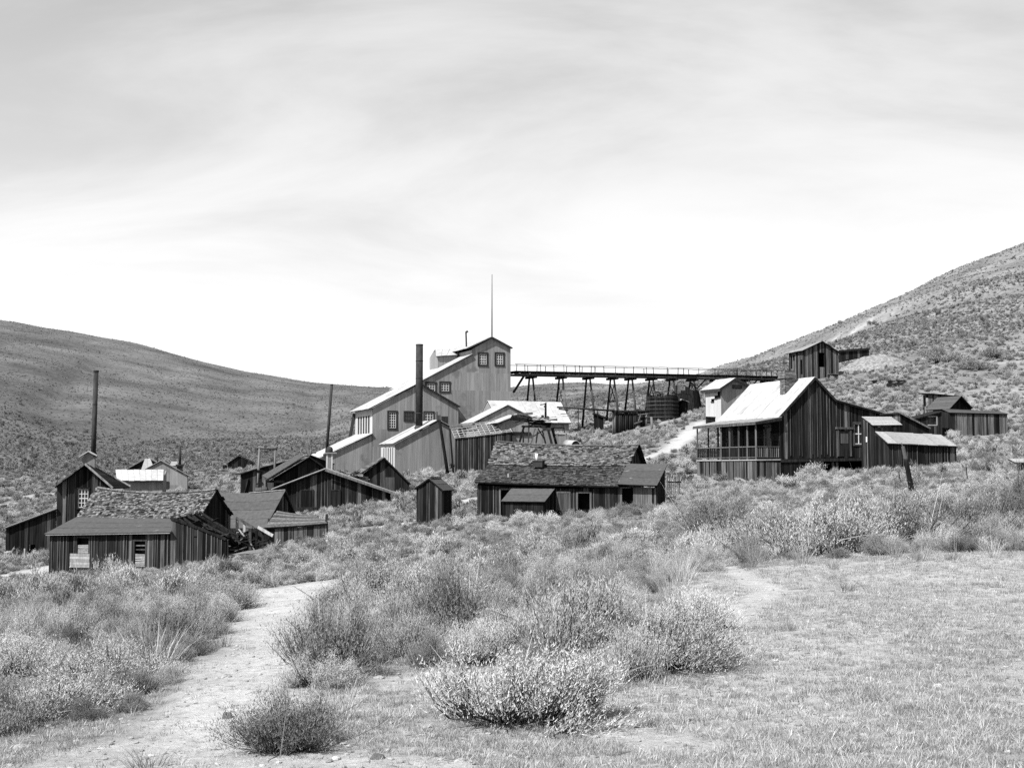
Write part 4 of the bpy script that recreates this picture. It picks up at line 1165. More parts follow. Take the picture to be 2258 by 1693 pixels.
# ---- roofless shed: leaning board walls and bare rafters
def roofless():
    W = WP(1004, 1030, 118, -9)
    root = thing('roofless_shed', 'leaning board shed with bare rafters where its roof has gone', 'shed', W.pt(3, W.gz(3)))
    top = top_px(W, [(1004, 967), (1060, 961), (1126, 953)])
    bot = [(-.35, W.gz(0) - .2), (6, W.gz(6) - .2)]
    clad(W, root, top, None, .22, 'wood', rag=.15, gap=.03, miss=.03, batten=.06)
    D = 2.6
    e0, e1 = W.px(1003, 967, -.2), W.px(1129, 952.5, -.2)
    r0, r1 = W.px(991, 938, D), W.px(1113, 928, D)
    P4 = (e0, e1, r1, r0)
    clad(W.left(0), root, [(-D, r0.z - .1), (0, e0.z - .05)], None, .22, 'greywood', gap=.05, wall='side_wall', rag=.1)
    plain(W.right(top[-1][0]), root, [(0, e1.z), (D, r1.z)])
    for i in range(12):
        a = i / 11
        link('rafter', *slab(P4, a, a + .009, 0, 1, -.06, .04, 1, 2), 'palewood', root)
    for j, b in enumerate((0.0, .13, .3, .47, .62, .78, .96)):
        lo, hi = (0, 1) if j < 4 else (random.uniform(.25, .4), 1)
        link('purlin', *slab(P4, lo, hi, b, b + .026, .045, .075, 3, 1), 'palewood', root)
    for (a0, a1, b0, b1) in [(0, .22, .62, 1), (.22, .42, .66, 1), (.45, .55, .8, 1.0), (.8, .99, .66, 1.0), (.3, .45, .5, .6)]:
        n = max(1, int((b1 - b0) * 12))
        for k in range(n):
            link('sheathing_board', *slab(P4, a0, a1 + random.uniform(-.03, .03), b0 + (b1 - b0) * k / n, b0 + (b1 - b0) * (k + .9) / n, .082, .105 + random.uniform(0, .02), 1, 1), 'greywood', root)
    foot(W, 0, top[-1][0], 0, D)
roofless()

# ================================================================== bright-roofed works right of the mill
def works():
    W = WP(1217, 950, 128, 18)
    root = thing('bright_roof_works', 'long metal building with a bright white roof right of the mill', 'building', W.pt(0, W.gz(0)))
    o = opx(W, 1222, 944.5, 1242, 955)
    e1 = W.px(1259, 932, -.2)
    s1 = (e1 - W.o).dot(W.d)
    s0 = W.sz(1075, 930)[0]
    D = 4.2
    z = e1.z
    r1 = W.px(1236.5, 887.5, D); r0 = W.pt(W.sz(1074.5, 884.6, D)[0], r1.z + .05, D)
    e0 = W.pt((r0 - W.o).dot(W.d) - .2, z, -.2)
    clad(W, root, [((e0 - W.o).dot(W.d) + .2, z - .12), (W.sz(1254, 935)[0], z - .12)], None, .9, 'metalwall', [o], piece='metal_sheet', thick=.012, rag=0)
    window(W, root, o, 6, 1, .1, bar='white', bw_=.06)
    roof(root, e0, e1, r1, r0, 'sheet', 'metalroof', lbl='bright white front slope')
    roof(root, W.pt((r1 - W.o).dot(W.d), z, 2 * D), W.pt((r0 - W.o).dot(W.d), z, 2 * D), r0, r1, 'sheet', 'metalroof', part='back_roof')
    link('eave_gutter', *beam(e0 + Vector((0, -.05, -.07)), e1 + Vector((0, -.05, -.07)), .1, .12), 'trim', root)
    plain(W.right(W.sz(1254, 935)[0]), root, [(0, z - .1), (D, r1.z - .2), (2 * D, z - .1)], m='metalwall')
    plain(W.left((e0 - W.o).dot(W.d) + .2), root, [(-2 * D, z - .1), (-D, r0.z - .2), (0, z - .1)], m='metalwall')
    foot(W, (e0 - W.o).dot(W.d), s1, 0, 9)
    link('roof_vent', *beam(W.px(1082, 896, 3.4), W.px(1090, 894.5, 3.4), .35, .25), 'wood', root)
    # front gable with bright left slope
    W = WP(1119, 950, 122.5, 18)
    gable('gable_front_works', 'grey metal gable with bright left roof slope in front of the long white-roofed works', 'building', W, [(1056, 926), (1120, 895.5), (1180, 924)], (1045, 931), (1120, 893), (1184, 925.5), 4.6, m='metalwall', rk='sheet', rm='greyroof', rml='metalroof', w=.9, piece='metal_sheet', thick=.012, rag=0, over=.15, rw=.7)
    W = WP(1100, 970, 117.5, 18)
    r = gable('small_metal_shed', 'small grey metal shed with crossed timbers, half hidden behind the roofless shed', 'shed', W, [(1108, 931), (1150, 914.5), (1196, 931)], (1099, 932), (1150, 912.5), (1200, 932), 4, m='metalwall', rk='sheet', rm='greyroof', rml='metalroof', w=.9, piece='metal_sheet', thick=.012, rag=0, over=.3, rw=.7)
    link('girt', *beam(W.px(1108, 955, -.08), W.px(1170, 956, -.08), .12, .3), 'wood', r)
    # ore platform on splayed legs
    Y = 112.5
    c = P(1190, 980, Y)
    r = thing('ore_platform', 'ramshackle timber platform on splayed legs above the long shingle roof', 'platform', Vector((c.x, Y, zt(c.x, Y))))
    for (u0, v0, u1, v1, dy, w_) in [(1156, 938, 1143, 985, 0, .2), (1154, 950, 1154, 985, .6, .16), (1167, 924, 1165, 985, 0, .12), (1209, 948, 1219, 988, 0, .22), (1217, 943, 1229, 988, .7, .22), (1186, 948, 1181, 985, 1.5, .14), (1196, 950, 1205, 985, 1.2, .14), (1180, 944, 1170, 985, 2, .12)]:
        link('leg', *beam(P(u0, v0, Y + dy), P(u1, v1, Y + dy), w_), 'wood' if w_ > .15 else 'greywood', r)
    for (u0, v0, u1, v1, dy, w_, m) in [(1126, 922, 1202, 931, 0, .32, 'wood'), (1140, 914, 1175, 911, .3, .2, 'greywood'), (1168, 923.5, 1229, 926, -.2, .13, 'palewood'), (1165, 931, 1215, 936, .2, .3, 'wood'), (1150, 940, 1214, 941, .8, .16, 'wood'), (1168, 938, 1192, 934, .3, .1, 'greywood'), (1176, 962, 1206, 944, .5, .1, 'greywood'), (1186, 944, 1200, 968, .5, .1, 'wood'), (1128, 917, 1150, 916, 0, .2, 'wood')]:
        link('beam', *beam(P(u0, v0, Y + dy), P(u1, v1, Y + dy), w_), m, r)
    rr = random.Random(8)
    for i in range(24):
        q = P(rr.uniform(1150, 1215), rr.uniform(919, 930), Y + rr.uniform(-.5, 1.2))
        d = Vector((rr.uniform(.2, .6), rr.uniform(-.4, .4), rr.uniform(-.12, .12)))
        link('deck_plank', *beam(q - d, q + d, rr.uniform(.1, .2), .05), rr.choice(['greywood', 'wood', 'wood']), r)
    link('mast', *rod(P(1203, 924, Y + .3), P(1203.3, 888, Y + .3), .1, .09, 8), 'wood', r)
    link('mast_arm', *beam(P(1191, 892.8, Y + .3), P(1203, 890.4, Y + .3), .09), 'wood', r)
    link('mast_bracket', *beam(P(1199, 897, Y + .3), P(1204, 893.5, Y + .3), .12), 'wood', r)
    for u, v in ((1196.5, 918), (1208.5, 920.5)):
        link('pulley', *rod(P(u, v, Y), P(u, v, Y + .15), .14, .14, 12), 'iron', r)
    link('shaft', *rod(P(1210, 925, Y), P(1229, 924, Y), .05, .05, 8), 'iron', r)
    # rail and upturned boiler
    c = P(1262, 988, 122)
    r = thing('old_boiler', 'half-round metal boiler with dark open end lying right of the ore platform', 'boiler', Vector((c.x, 122, zt(c.x, 122))))
    n = 14
    A, B = P(1251, 976, 124), P(1270, 978, 121.4)
    v, f = [], []
    for k, (p, q) in enumerate(((A, .72), (B, .72))):
        for i in range(n + 1):
            a = math.pi * i / n
            v.append(p + Vector((-q * math.cos(a) * .6, -q * math.cos(a) * .15, q * math.sin(a) * .75 - .3)))
    f = [(i, i + 1, n + 2 + i, n + 1 + i) for i in range(n)]
    o = link('shell', v, f, 'metalroof', r, True)
    sm = o.modifiers.new('thickness', 'SOLIDIFY'); sm.thickness = .06
    link('open_end', [x + Vector((0, .05, 0)) for x in v[n + 1:]], [tuple(range(n + 1))], 'backing', r)
    link('cradle', *merge([box(A + Vector((0, -.3, -.75)), .8, .25, .85), box(B + Vector((0, .3, -.75)), .8, .25, .85)]), 'wood', r)
    r = thing('low_rail', 'low pale plank rail in front of the white-roofed works', 'rail', P(1245, 965, 125))
    link('plank', *beam(P(1224, 955, 125), P(1275, 957.5, 125), .12, .16), 'palewood', r)
    for u in (1228, 1249, 1272):
        link('post', *beam(P(u, 956, 125), P(u, 985, 125), .12), 'greywood', r)
    # sloping pipe from the works to the timber crib
    r = thing('water_pipe', 'long thin pipe running from the white roof to the log crib', 'pipe', P(1300, 930, 139))
    link('pipe', *rod(P(1229, 897.5, 129.5), P(1360, 906, 133), .1, .1, 8), 'iron', r, True)
    link('stub_pipe', *rod(P(1232, 901.5, 129), P(1252, 904, 129.4), .08, .08, 8), 'iron', r)
    for u in (1275, 1318):
        k = (u - 1229) / 131
        link('pipe_stand', *beam(P(u, 897.5 + 8.5 * k, 129.5 + 3.5 * k), P(u, 945, 129.5 + 3.5 * k), .09), 'wood', r)
works()

# ================================================================== trestle
def trestle():
    A, B = P(1126, 825.5, 141.5), P(1718, 836.5, 163)
    root = thing('ore_trestle', 'long raised timber tramway on splayed bents between mill and hillside shed', 'trestle', Vector((P(1350, 930, 148).x, 148, zt(P(1350, 930, 148).x, 148))))
    ax = (B - A); Ln = ax.length; ax.normalize()
    nrm = Vector((ax.y, -ax.x, 0)).normalized()           # towards us
    def on(u):
        lo, hi = 0.0, Ln
        for _ in range(30):
            m = (lo + hi) / 2
            if proj(A + ax * m)[0] < u: lo = m
            else: hi = m
        return A + ax * lo
    bents = [1171, 1237, 1297, 1350, 1390, 1436, 1481, 1526, 1578, 1640, 1690]
    HW = .85
    ends = [1126] + bents + [1718]
    for i, (u0, u1) in enumerate(zip(ends, ends[1:])):    # stringers bent to bent, two each side
        for sd in (-1, 1):
            link('stringer', *beam(on(u0) + nrm * sd * HW + Vector((0, 0, -.04 + .03 * (i % 2))), on(u1) + nrm * sd * HW + Vector((0, 0, -.04 + .03 * (i % 2))), .16, .24), 'greywood' if sd == 1 else 'wood', root)
    n = 30
    for i in range(n):
        c = A + ax * (Ln * (i + .5) / n) + Vector((0, 0, .2))
        link('crosstie', *beam(c - nrm * 1.05, c + nrm * 1.05, .2, .16), 'wood', root)
    for i, (u0, u1) in enumerate(zip(ends, ends[1:])):    # lengthwise deck planks on the ties
        for q in (-.9, -.45, 0, .45, .9):
            up = Vector((0, 0, .315 + .012 * (i % 2)))
            link('deck_plank', *beam(on(u0) + nrm * q + up, on(u1) + nrm * q + up, .4, .06), 'wood', root)
    for sd in (1, -1):
        rails = [1129, 1148, 1174, 1183, 1212, 1234, 1259, 1269, 1293, 1302, 1322, 1347, 1386, 1416, 1431, 1460, 1484, 1497, 1530, 1566, 1594, 1616, 1635, 1668, 1679, 1702, 1712]
        for u in (rails if sd == 1 else rails[::2]):
            q = on(u) + nrm * sd * .95
            link('rail_post', *beam(q, q + Vector((random.uniform(-.08, .08), 0, 1.12)), .08), 'wood' if random.random() < .7 else 'greywood', root)
        k = 12
        for i in range(k):
            a = A + ax * (Ln * i / k) + nrm * sd * .95 + Vector((0, 0, 1.12 + random.uniform(-.03, .03)))
            b = A + ax * (Ln * (i + 1) / k) + nrm * sd * .95 + Vector((0, 0, 1.12 + random.uniform(-.03, .03)))
            link('handrail', *beam(a, b, .05, .06), 'wood', root)
    for j, u in enumerate(bents):
        c = on(u)
        g = zt(c.x, c.y)
        H = c.z - .2 - g
        sp = .5 + .16 * H
        bt = link('bent', *beam(c - nrm * 1.1 + Vector((0, 0, -.3)), c + nrm * 1.1 + Vector((0, 0, -.3)), .26, .26), 'wood', root)
        lean = ax * .25 * (random.random() - .5)
        tops, feet = [], []
        for sd in (1, -1):
            t0 = c + nrm * sd * .36 + Vector((0, 0, -.35))
            f0 = c + nrm * sd * sp + lean
            f0.z = zt(f0.x, f0.y) - .25
            link('leg', *rod(t0, f0, .11, .14, 9), 'greywood' if sd == 1 else 'wood', bt, True)
            tops.append(t0); feet.append(f0)
        if H > 2.5 and j % 2 == 1:
            link('cross_brace', *beam(tops[0] * .9 + feet[0] * .1, tops[1] * .35 + feet[1] * .65, .12, .06), 'greywood', bt)
            link('cross_brace', *beam(tops[1] * .9 + feet[1] * .1, tops[0] * .35 + feet[0] * .65, .12, .06), 'greywood', bt)
            link('tie', *beam(tops[0] * .5 + feet[0] * .5, tops[1] * .5 + feet[1] * .5, .12, .12), 'wood', bt)
        if j >= 7:
            for sd in (-1, 1):
                link('knee_brace', *beam(c + Vector((0, 0, -1.4)) + nrm * .9, c + ax * sd * 1.5 + Vector((0, 0, -.2)) + nrm * .9, .13), 'wood', bt)
    q = on(1150)
    link('wall_strut', *beam(on(1127) + Vector((0, 0, -2.1)) + nrm * .5, q + Vector((0, 0, -.2)) + nrm * .5, .2), 'wood', root)
trestle()

# ---- tanks, crib and odd shelters under the trestle
def tanks():
    Y = 134
    A, B = P(1465, 926, Y), P(1465, 869, Y)
    R_ = (P(1502, 900, Y).x - P(1429, 900, Y).x) / 2
    A.z = min(A.z, zt(A.x, Y + R_) - .2)
    A.z = B.z - 3.2
    c = Vector((A.x, Y + R_, 0))
    root = thing('hooped_tank', 'big round dark stave tank with pale iron hoops beneath the trestle', 'tank', Vector((c.x, c.y, A.z)))
    n = 40
    body = []
    for i in range(n):
        a0, a1 = 2 * math.pi * i / n, 2 * math.pi * (i + .9) / n
        h = B.z + random.uniform(-.25, .05)
        v = []
        for z in (A.z, h):
            for r_, a in ((R_, a0), (R_, a1), (R_ - .08, a1), (R_ - .08, a0)):
                k = 1.0 if z == A.z else .97
                v.append(Vector((c.x + r_ * k * math.cos(a), c.y + r_ * k * math.sin(a), z)))
        link('stave', v, [(3, 2, 1, 0), (4, 5, 6, 7), (0, 1, 5, 4), (1, 2, 6, 5), (2, 3, 7, 6), (3, 0, 4, 7)], 'wood', root)
    link('inside', *rod((c.x, c.y, A.z), (c.x, c.y, B.z - .5), R_ - .1, (R_ - .1) * .97, 32), 'backing', root)
    for k in range(7):
        z = A.z + 0.35 + k * .42
        v, f = [], []
        m_ = 40
        rr_ = (R_ + .02) * (1 - .03 * (z - A.z) / (B.z - A.z))
        for i in range(m_):
            a = 2 * math.pi * i / m_
            for dz, dr in ((-.02, 0), (-.02, .02), (.02, .02), (.02, 0)):
                v.append(Vector((c.x + (rr_ + dr) * math.cos(a), c.y + (rr_ + dr) * math.sin(a), z + dz)))
        f = [(i * 4 + q, i * 4 + (q + 1) % 4, ((i + 1) % m_) * 4 + (q + 1) % 4, ((i + 1) % m_) * 4 + q) for i in range(m_) for q in range(4)]
        link('hoop', v, f, 'greywood', root)
    for i in range(14):
        q = P(random.uniform(1432, 1500), random.uniform(863, 870), Y + random.uniform(.5, 2.5))
        d = Vector((random.uniform(.2, .6), random.uniform(-.4, .4), random.uniform(-.08, .1)))
        link('loose_board', *beam(q - d, q + d, .14, .05), random.choice(['wood', 'greywood']), root)
    FOOT.append([Vector((c.x - 2.2, c.y - 2.2)), Vector((c.x + 2.2, c.y - 2.2)), Vector((c.x + 2.2, c.y + 2.2)), Vector((c.x - 2.2, c.y + 2.2))])
    # second, tapering tank
    Y = 139
    c = P(1512, 895, Y + 1.8)
    g = zt(c.x, c.y)
    zt_ = P(1512, 862, Y + 1.8).z
    root = thing('tapered_tank', 'dark tapered round tank behind the hooped tank', 'tank', Vector((c.x, c.y, g)))
    z0 = min(g, P(1512, 893, Y).z) - .6
    link('wall', *rod((c.x, c.y, z0), (c.x, c.y, zt_), 1.95, 1.45, 28, caps=False), 'wood', root)
    for i in range(28):
        a0, a1 = 2 * math.pi * i / 28, 2 * math.pi * (i + .88) / 28
        v = []
        for z, r_ in ((z0, 1.97), (zt_ + random.uniform(-.2, .15), 1.47)):
            for rr_, a in ((r_ + .04, a0), (r_ + .04, a1), (r_ - .05, a1), (r_ - .05, a0)):
                v.append(Vector((c.x + rr_ * math.cos(a), c.y + rr_ * math.sin(a), z)))
        link('stave', v, [(3, 2, 1, 0), (4, 5, 6, 7), (0, 1, 5, 4), (1, 2, 6, 5), (2, 3, 7, 6), (3, 0, 4, 7)], 'wood', root)
    link('lid', *rod((c.x, c.y, zt_ - .25), (c.x, c.y, zt_ - .2), 1.44, 1.44, 28), 'backing', root)
    W = Wall((P(1487, 862, 136).x, 136 + .5), R(8))
    tp = top_px(W, [(1487, 850), (1501, 848)])
    f = thing('board_screen', 'short upright screen of grey boards on top of the tanks', 'screen', W.pt(.3, tp[0][1] - .9))
    clad(W, f, tp, [(tp[0][0], tp[0][1] - 1.0), (tp[1][0], tp[1][1] - 1.0)], .12, 'greywood', wall='screen', rag=.1)
    W2 = Wall((P(1512, 862, 136).x, 136 + .6), R(8))
    tp = top_px(W2, [(1511, 851), (1522, 855)])
    clad(W2, f, tp, [(tp[0][0], tp[0][1] - .9), (tp[1][0], tp[1][1] - .8)], .12, 'wood', wall='screen', rag=.1)
    # little metal hut by the tank
    W = WP(1502, 905, 136, 25)
    gable('small_metal_hut', 'tiny metal hut with pale roof edge between tank and sign-bearing hut', 'hut', W, [(1504, 886), (1506, 883), (1516, 887)], (1500, 884), (1504, 880.5), (1519, 886), 1.2, m='wood', rk='sheet', rm='metalroof', w=.3, piece='board', thick=.012, over=.25, rw=.6, rag=0)
    # log crib
    W = WP(1352, 938, 133, 6)
    root = thing('log_crib', 'low dark retaining crib of upright logs left of the hooped tank', 'crib', W.pt(1.5, W.gz(1.5)))
    s1 = W.sz(1428, 910)[0]
    i, s = 0, 0.0
    while s < s1:
        z = W.sz(1352 + 76 * s / s1, 909 + random.uniform(-1, 2.5))[1]
        m = 'wood' if random.random() < .75 else 'greywood'
        link('upright_log', *rod(W.pt(s, W.gz(s) - .4, random.uniform(-.05, .08)), W.pt(s + random.uniform(-.04, .04), z, 0), .1, .095, 8), m, root, True)
        s += random.uniform(.19, .26)
    link('cap_log', *rod(W.px(1350, 907, -.12), W.px(1432, 907, -.12), .15, .13, 9, seg=3, bend=.05), 'wood', root, True)
    plain(W.back(.25), root, [(0, W.sz(1352, 910)[1]), (s1, W.sz(1428, 910)[1])], m='backing', name='fill')
    for (a, b, w_) in [((1360, 905), (1360, 866), .1), ((1408, 928), (1412, 915), .1), ((1407, 914), (1428, 912), .08), ((1398, 934), (1416, 928), .12)]:
        link('stray_pole', *beam(W.px(*a, -.3), W.px(*b, -.3), w_), 'greywood', root)
    foot(W, 0, s1, 0, 1)
    gp = ground_px(1438, 949)
    tag(link('short_post', *rod(gp - Vector((0, 0, .3)), P(1436.5, 919, gp.y), .13, .12, 9), 'greywood', None, True), 'short grey post in front of the hooped tank', 'post')
    # dark dugout
    W = WP(1308, 932, 139, 8)
    root = thing('dugout_shelter', 'small dark sloping dugout shelter below the trestle', 'shelter', W.pt(.5, W.gz(.5)))
    clad(W, root, top_px(W, [(1310, 914), (1331, 921)]), None, .3, 'wood')
    a, b = W.px(1306, 912, -.2), W.px(1334, 922, -.2)
    roof(root, b, W.back(2).px(1340, 921), W.back(2).px(1312, 911), a, 'plank', 'wood')
tanks()

# ---- small hut with the sign
def sign_hut():
    W = WP(1591, 925, 124, 25)
    root = thing('sign_hut', 'narrow hut with bright metal side and small dark sign under its gable', 'hut', W.pt(1, W.gz(1)))
    top = top_px(W, [(1591, 860), (1622, 838), (1654, 854)])
    clad(W, root, top, None, .8, 'metalwall', piece='metal_sheet', thick=.012, jit=.2, rag=0)
    S = lambda p: (p - W.o).dot(W.d)
    pk, eL, eR = W.px(1622, 833.5, -.3), W.px(1588, 856.5, -.3), W.px(1660.5, 853, -.3)
    fe = W.tz(1545.5, 857, S(eL))[0]
    D = max(2.5, min(4.5, fe))
    roof(root, W.pt(S(eL), eL.z, D), eL, pk, W.pt(S(pk), pk.z, D), 'sheet', 'metalroof', part='left_roof')
    roof(root, eR, W.pt(S(eR), eR.z, D), W.pt(S(pk), pk.z, D), pk, 'sheet', 'greyroof', part='right_roof')
    link('fascia', *beam(pk + Vector((0, -.05, -.1)), eL + Vector((0, -.05, -.1)), .05, .24), 'trim', root)
    link('fascia', *beam(pk + Vector((0, -.05, -.1)), eR + Vector((0, -.05, -.1)), .05, .24), 'trim', root)
    link('eave_board', *beam(W.pt(S(eL), eL.z - .14, D), eL + Vector((0, 0, -.14)), .06, .3), 'trim', root)
    lw = W.left(0.0)
    Dw = D - .4
    zt0 = top[0][1]
    sc = 1 / 22.0
    ok = [(-.62, zt0 - .72, -.04, zt0 - .1), (-1.15, zt0 - .78, -.62, zt0 - .5), (-1.75, zt0 - 1.08, -1.2, zt0 - .8)]
    clad(lw, root, [(-Dw, zt0), (0, zt0)], None, .7, 'sunlit_wall', ok, piece='metal_sheet', thick=.012, jit=.2, rag=0, wall='side_wall')
    for q in ok:
        h = link('hatch', *rect(lw, q[0], q[1], q[2], q[3], -.2, -.16), 'trim', root)
        link('hatch_shelf', *rect(lw, q[0], q[1] - .06, q[2], q[1], .0, .12), 'trim', h)
    plain(W.right(top[-1][0]), root, [(0, top[-1][1]), (Dw, top[-1][1])], m='metalwall')
    plain(W.back(Dw), root, [(0, top[0][1]), (S(pk), pk.z - .2), (top[-1][0], top[-1][1])], m='metalwall')
    a = opx(W, 1614.5, 849, 1635.5, 857)
    sg = link('sign_board', *rect(W, *a, .03, .09), 'trim', root)
    sg['label'] = 'small dark sign with weathered, unreadable pale lettering'
    h = a[3] - a[1]
    marks = []
    for i, kind in enumerate('loure'):                       # worn strokes of five letters
        x = a[0] + (a[2] - a[0]) * (.13 + .155 * i); w_ = (a[2] - a[0]) * .1
        z0, z1 = a[1] + h * .28, a[1] + h * .74
        if kind == 'l': seg = [(x, z0, x + .03, z1), (x, z0, x + w_, z0 + .03)]
        elif kind == 'o': seg = [(x, z0, x + .03, z1), (x + w_ - .03, z0, x + w_, z1), (x, z0, x + w_, z0 + .03), (x, z1 - .03, x + w_, z1)]
        elif kind == 'u': seg = [(x, z0, x + .03, z1), (x + w_ - .03, z0, x + w_, z1), (x, z0, x + w_, z0 + .03)]
        elif kind == 'r': seg = [(x, z0, x + .03, z1), (x, z1 - .03, x + w_, z1), (x, (z0 + z1) / 2, x + w_, (z0 + z1) / 2 + .03)]
        else: seg = [(x, z0, x + .03, z1), (x, z1 - .03, x + w_, z1), (x, z0, x + w_, z0 + .03)]
        marks += [rect(W, *q, .092, .097) for q in seg]
    link('lettering', *merge(marks), 'greywood', sg)
    foot(W, 0, top[-1][0], 0, D)
    W5 = WP(1557, 930, 121, 10)
    r = thing('low_bin', 'low dark wooden bin on the ground left of the sign-bearing hut', 'bin', W5.pt(.4, W5.gz(.4)))
    clad(W5, r, top_px(W5, [(1557, 921), (1577, 922)]), None, .25, 'wood')
    link('lid', *slab((W5.px(1556, 921, -.1), W5.px(1578, 922, -.1), W5.px(1578, 920, .6), W5.px(1556, 919, .6)), 0, 1, 0, 1, 0, .05), 'wood', r)
sign_hut()

# ---- shed at the head of the trestle
def head_shed():
    W = WP(1773.5, 831, 161, 20)
    root = thing('trestle_head_shed', 'open-sided dark board shed on the hillside at the far end of the trestle', 'shed', W.pt(2, W.gz(2)))
    top = top_px(W, [(1773.5, 772), (1813.6, 755), (1848.5, 777)])
    o = opx(W, 1804.5, 778, 1817.5, 809)
    clad(W, root, top, None, .26, 'greywood', [o], rag=.1, gap=.03, batten=.06)
    S = lambda p: (p - W.o).dot(W.d)
    pk, eL, eR = W.px(1813.6, 752, -.3), W.px(1770, 772.5, -.3), W.px(1853, 777.5, -.3)
    D = max(3, min(6, W.tz(1732, 782, S(eL))[0]))
    roof(root, W.pt(S(eL), eL.z - .1, D), eL, pk, W.pt(S(pk), pk.z - .35, D), 'sheet', 'greyroof', part='left_roof')
    roof(root, eR, W.pt(S(eR), eR.z, D), W.pt(S(pk), pk.z - .35, D), pk, 'plank', 'wood', part='right_roof')
    lw = W.left(0.0)
    Dl = D - .3
    oo = [(-.75, top[0][1] - 3.1, -.3, top[0][1] - 1.2), (-2.5, top[0][1] - 1.2, -2.1, top[0][1] - .4), (-Dl + .5, top[0][1] - 2.2, -Dl + .8, top[0][1] - .5)]
    clad(lw, root, [(-Dl, top[0][1]), (0, top[0][1])], None, .24, 'greywood', oo, wall='side_wall', rag=.1, gap=.05, miss=.08)
    plain(W.right(top[-1][0]), root, [(0, top[-1][1]), (Dl, top[-1][1])])
    plain(W.back(Dl), root, [(0, top[0][1]), (S(pk), pk.z - .2), (top[-1][0], top[-1][1])])
    foot(W, 0, top[-1][0], 0, D)
    # timber retaining wall running off to the right
    W2 = WP(1852, 792, 166, 14)
    r = thing('timber_wall', 'dark timber retaining wall right of the trestle-head shed', 'wall', W2.pt(1, W2.gz(1)))
    tp = top_px(W2, [(1850, 775), (1885, 772), (1916, 770)])
    clad(W2, r, tp, [(tp[0][0], tp[0][1] - 1.5), (tp[-1][0], tp[-1][1] - .9)], .3, 'wood', rag=.2)
    link('cap_beam', *beam(W2.px(1850, 774, -.1), W2.px(1917, 769, -.1), .25), 'wood', r)
    W2 = WP(1831, 840, 158, 14)
    r = thing('dark_crate', 'small dark crate on the slope below the trestle-head shed', 'crate', W2.pt(.5, W2.gz(.5)))
    a = opx(W2, 1832, 825, 1848, 840)
    link('body', *rect(W2, a[0], a[1] - .3, a[2], a[3], -.8, 0), 'wood', r)
    link('lid', *rect(W2, a[0] - .05, a[3] + .002, a[2] + .05, a[3] + .06, -.85, .05), 'greywood', r)
    for i, (u, v, l) in enumerate([(1975, 852, 'dark broken timber beam lying on the right hillside, lower one'), (1978, 846, 'dark broken timber beam lying on the right hillside, upper one'), (1925, 846, 'thin dark timber lying on the hillside above the white-roofed house')]):
        g = ground_px(u, v)
        tag(link('fallen_timber', *beam(g + Vector((-1.0, 0, .18)), g + Vector((1.0, .3, .28)), .35), 'wood'), l, 'timber')
head_shed()

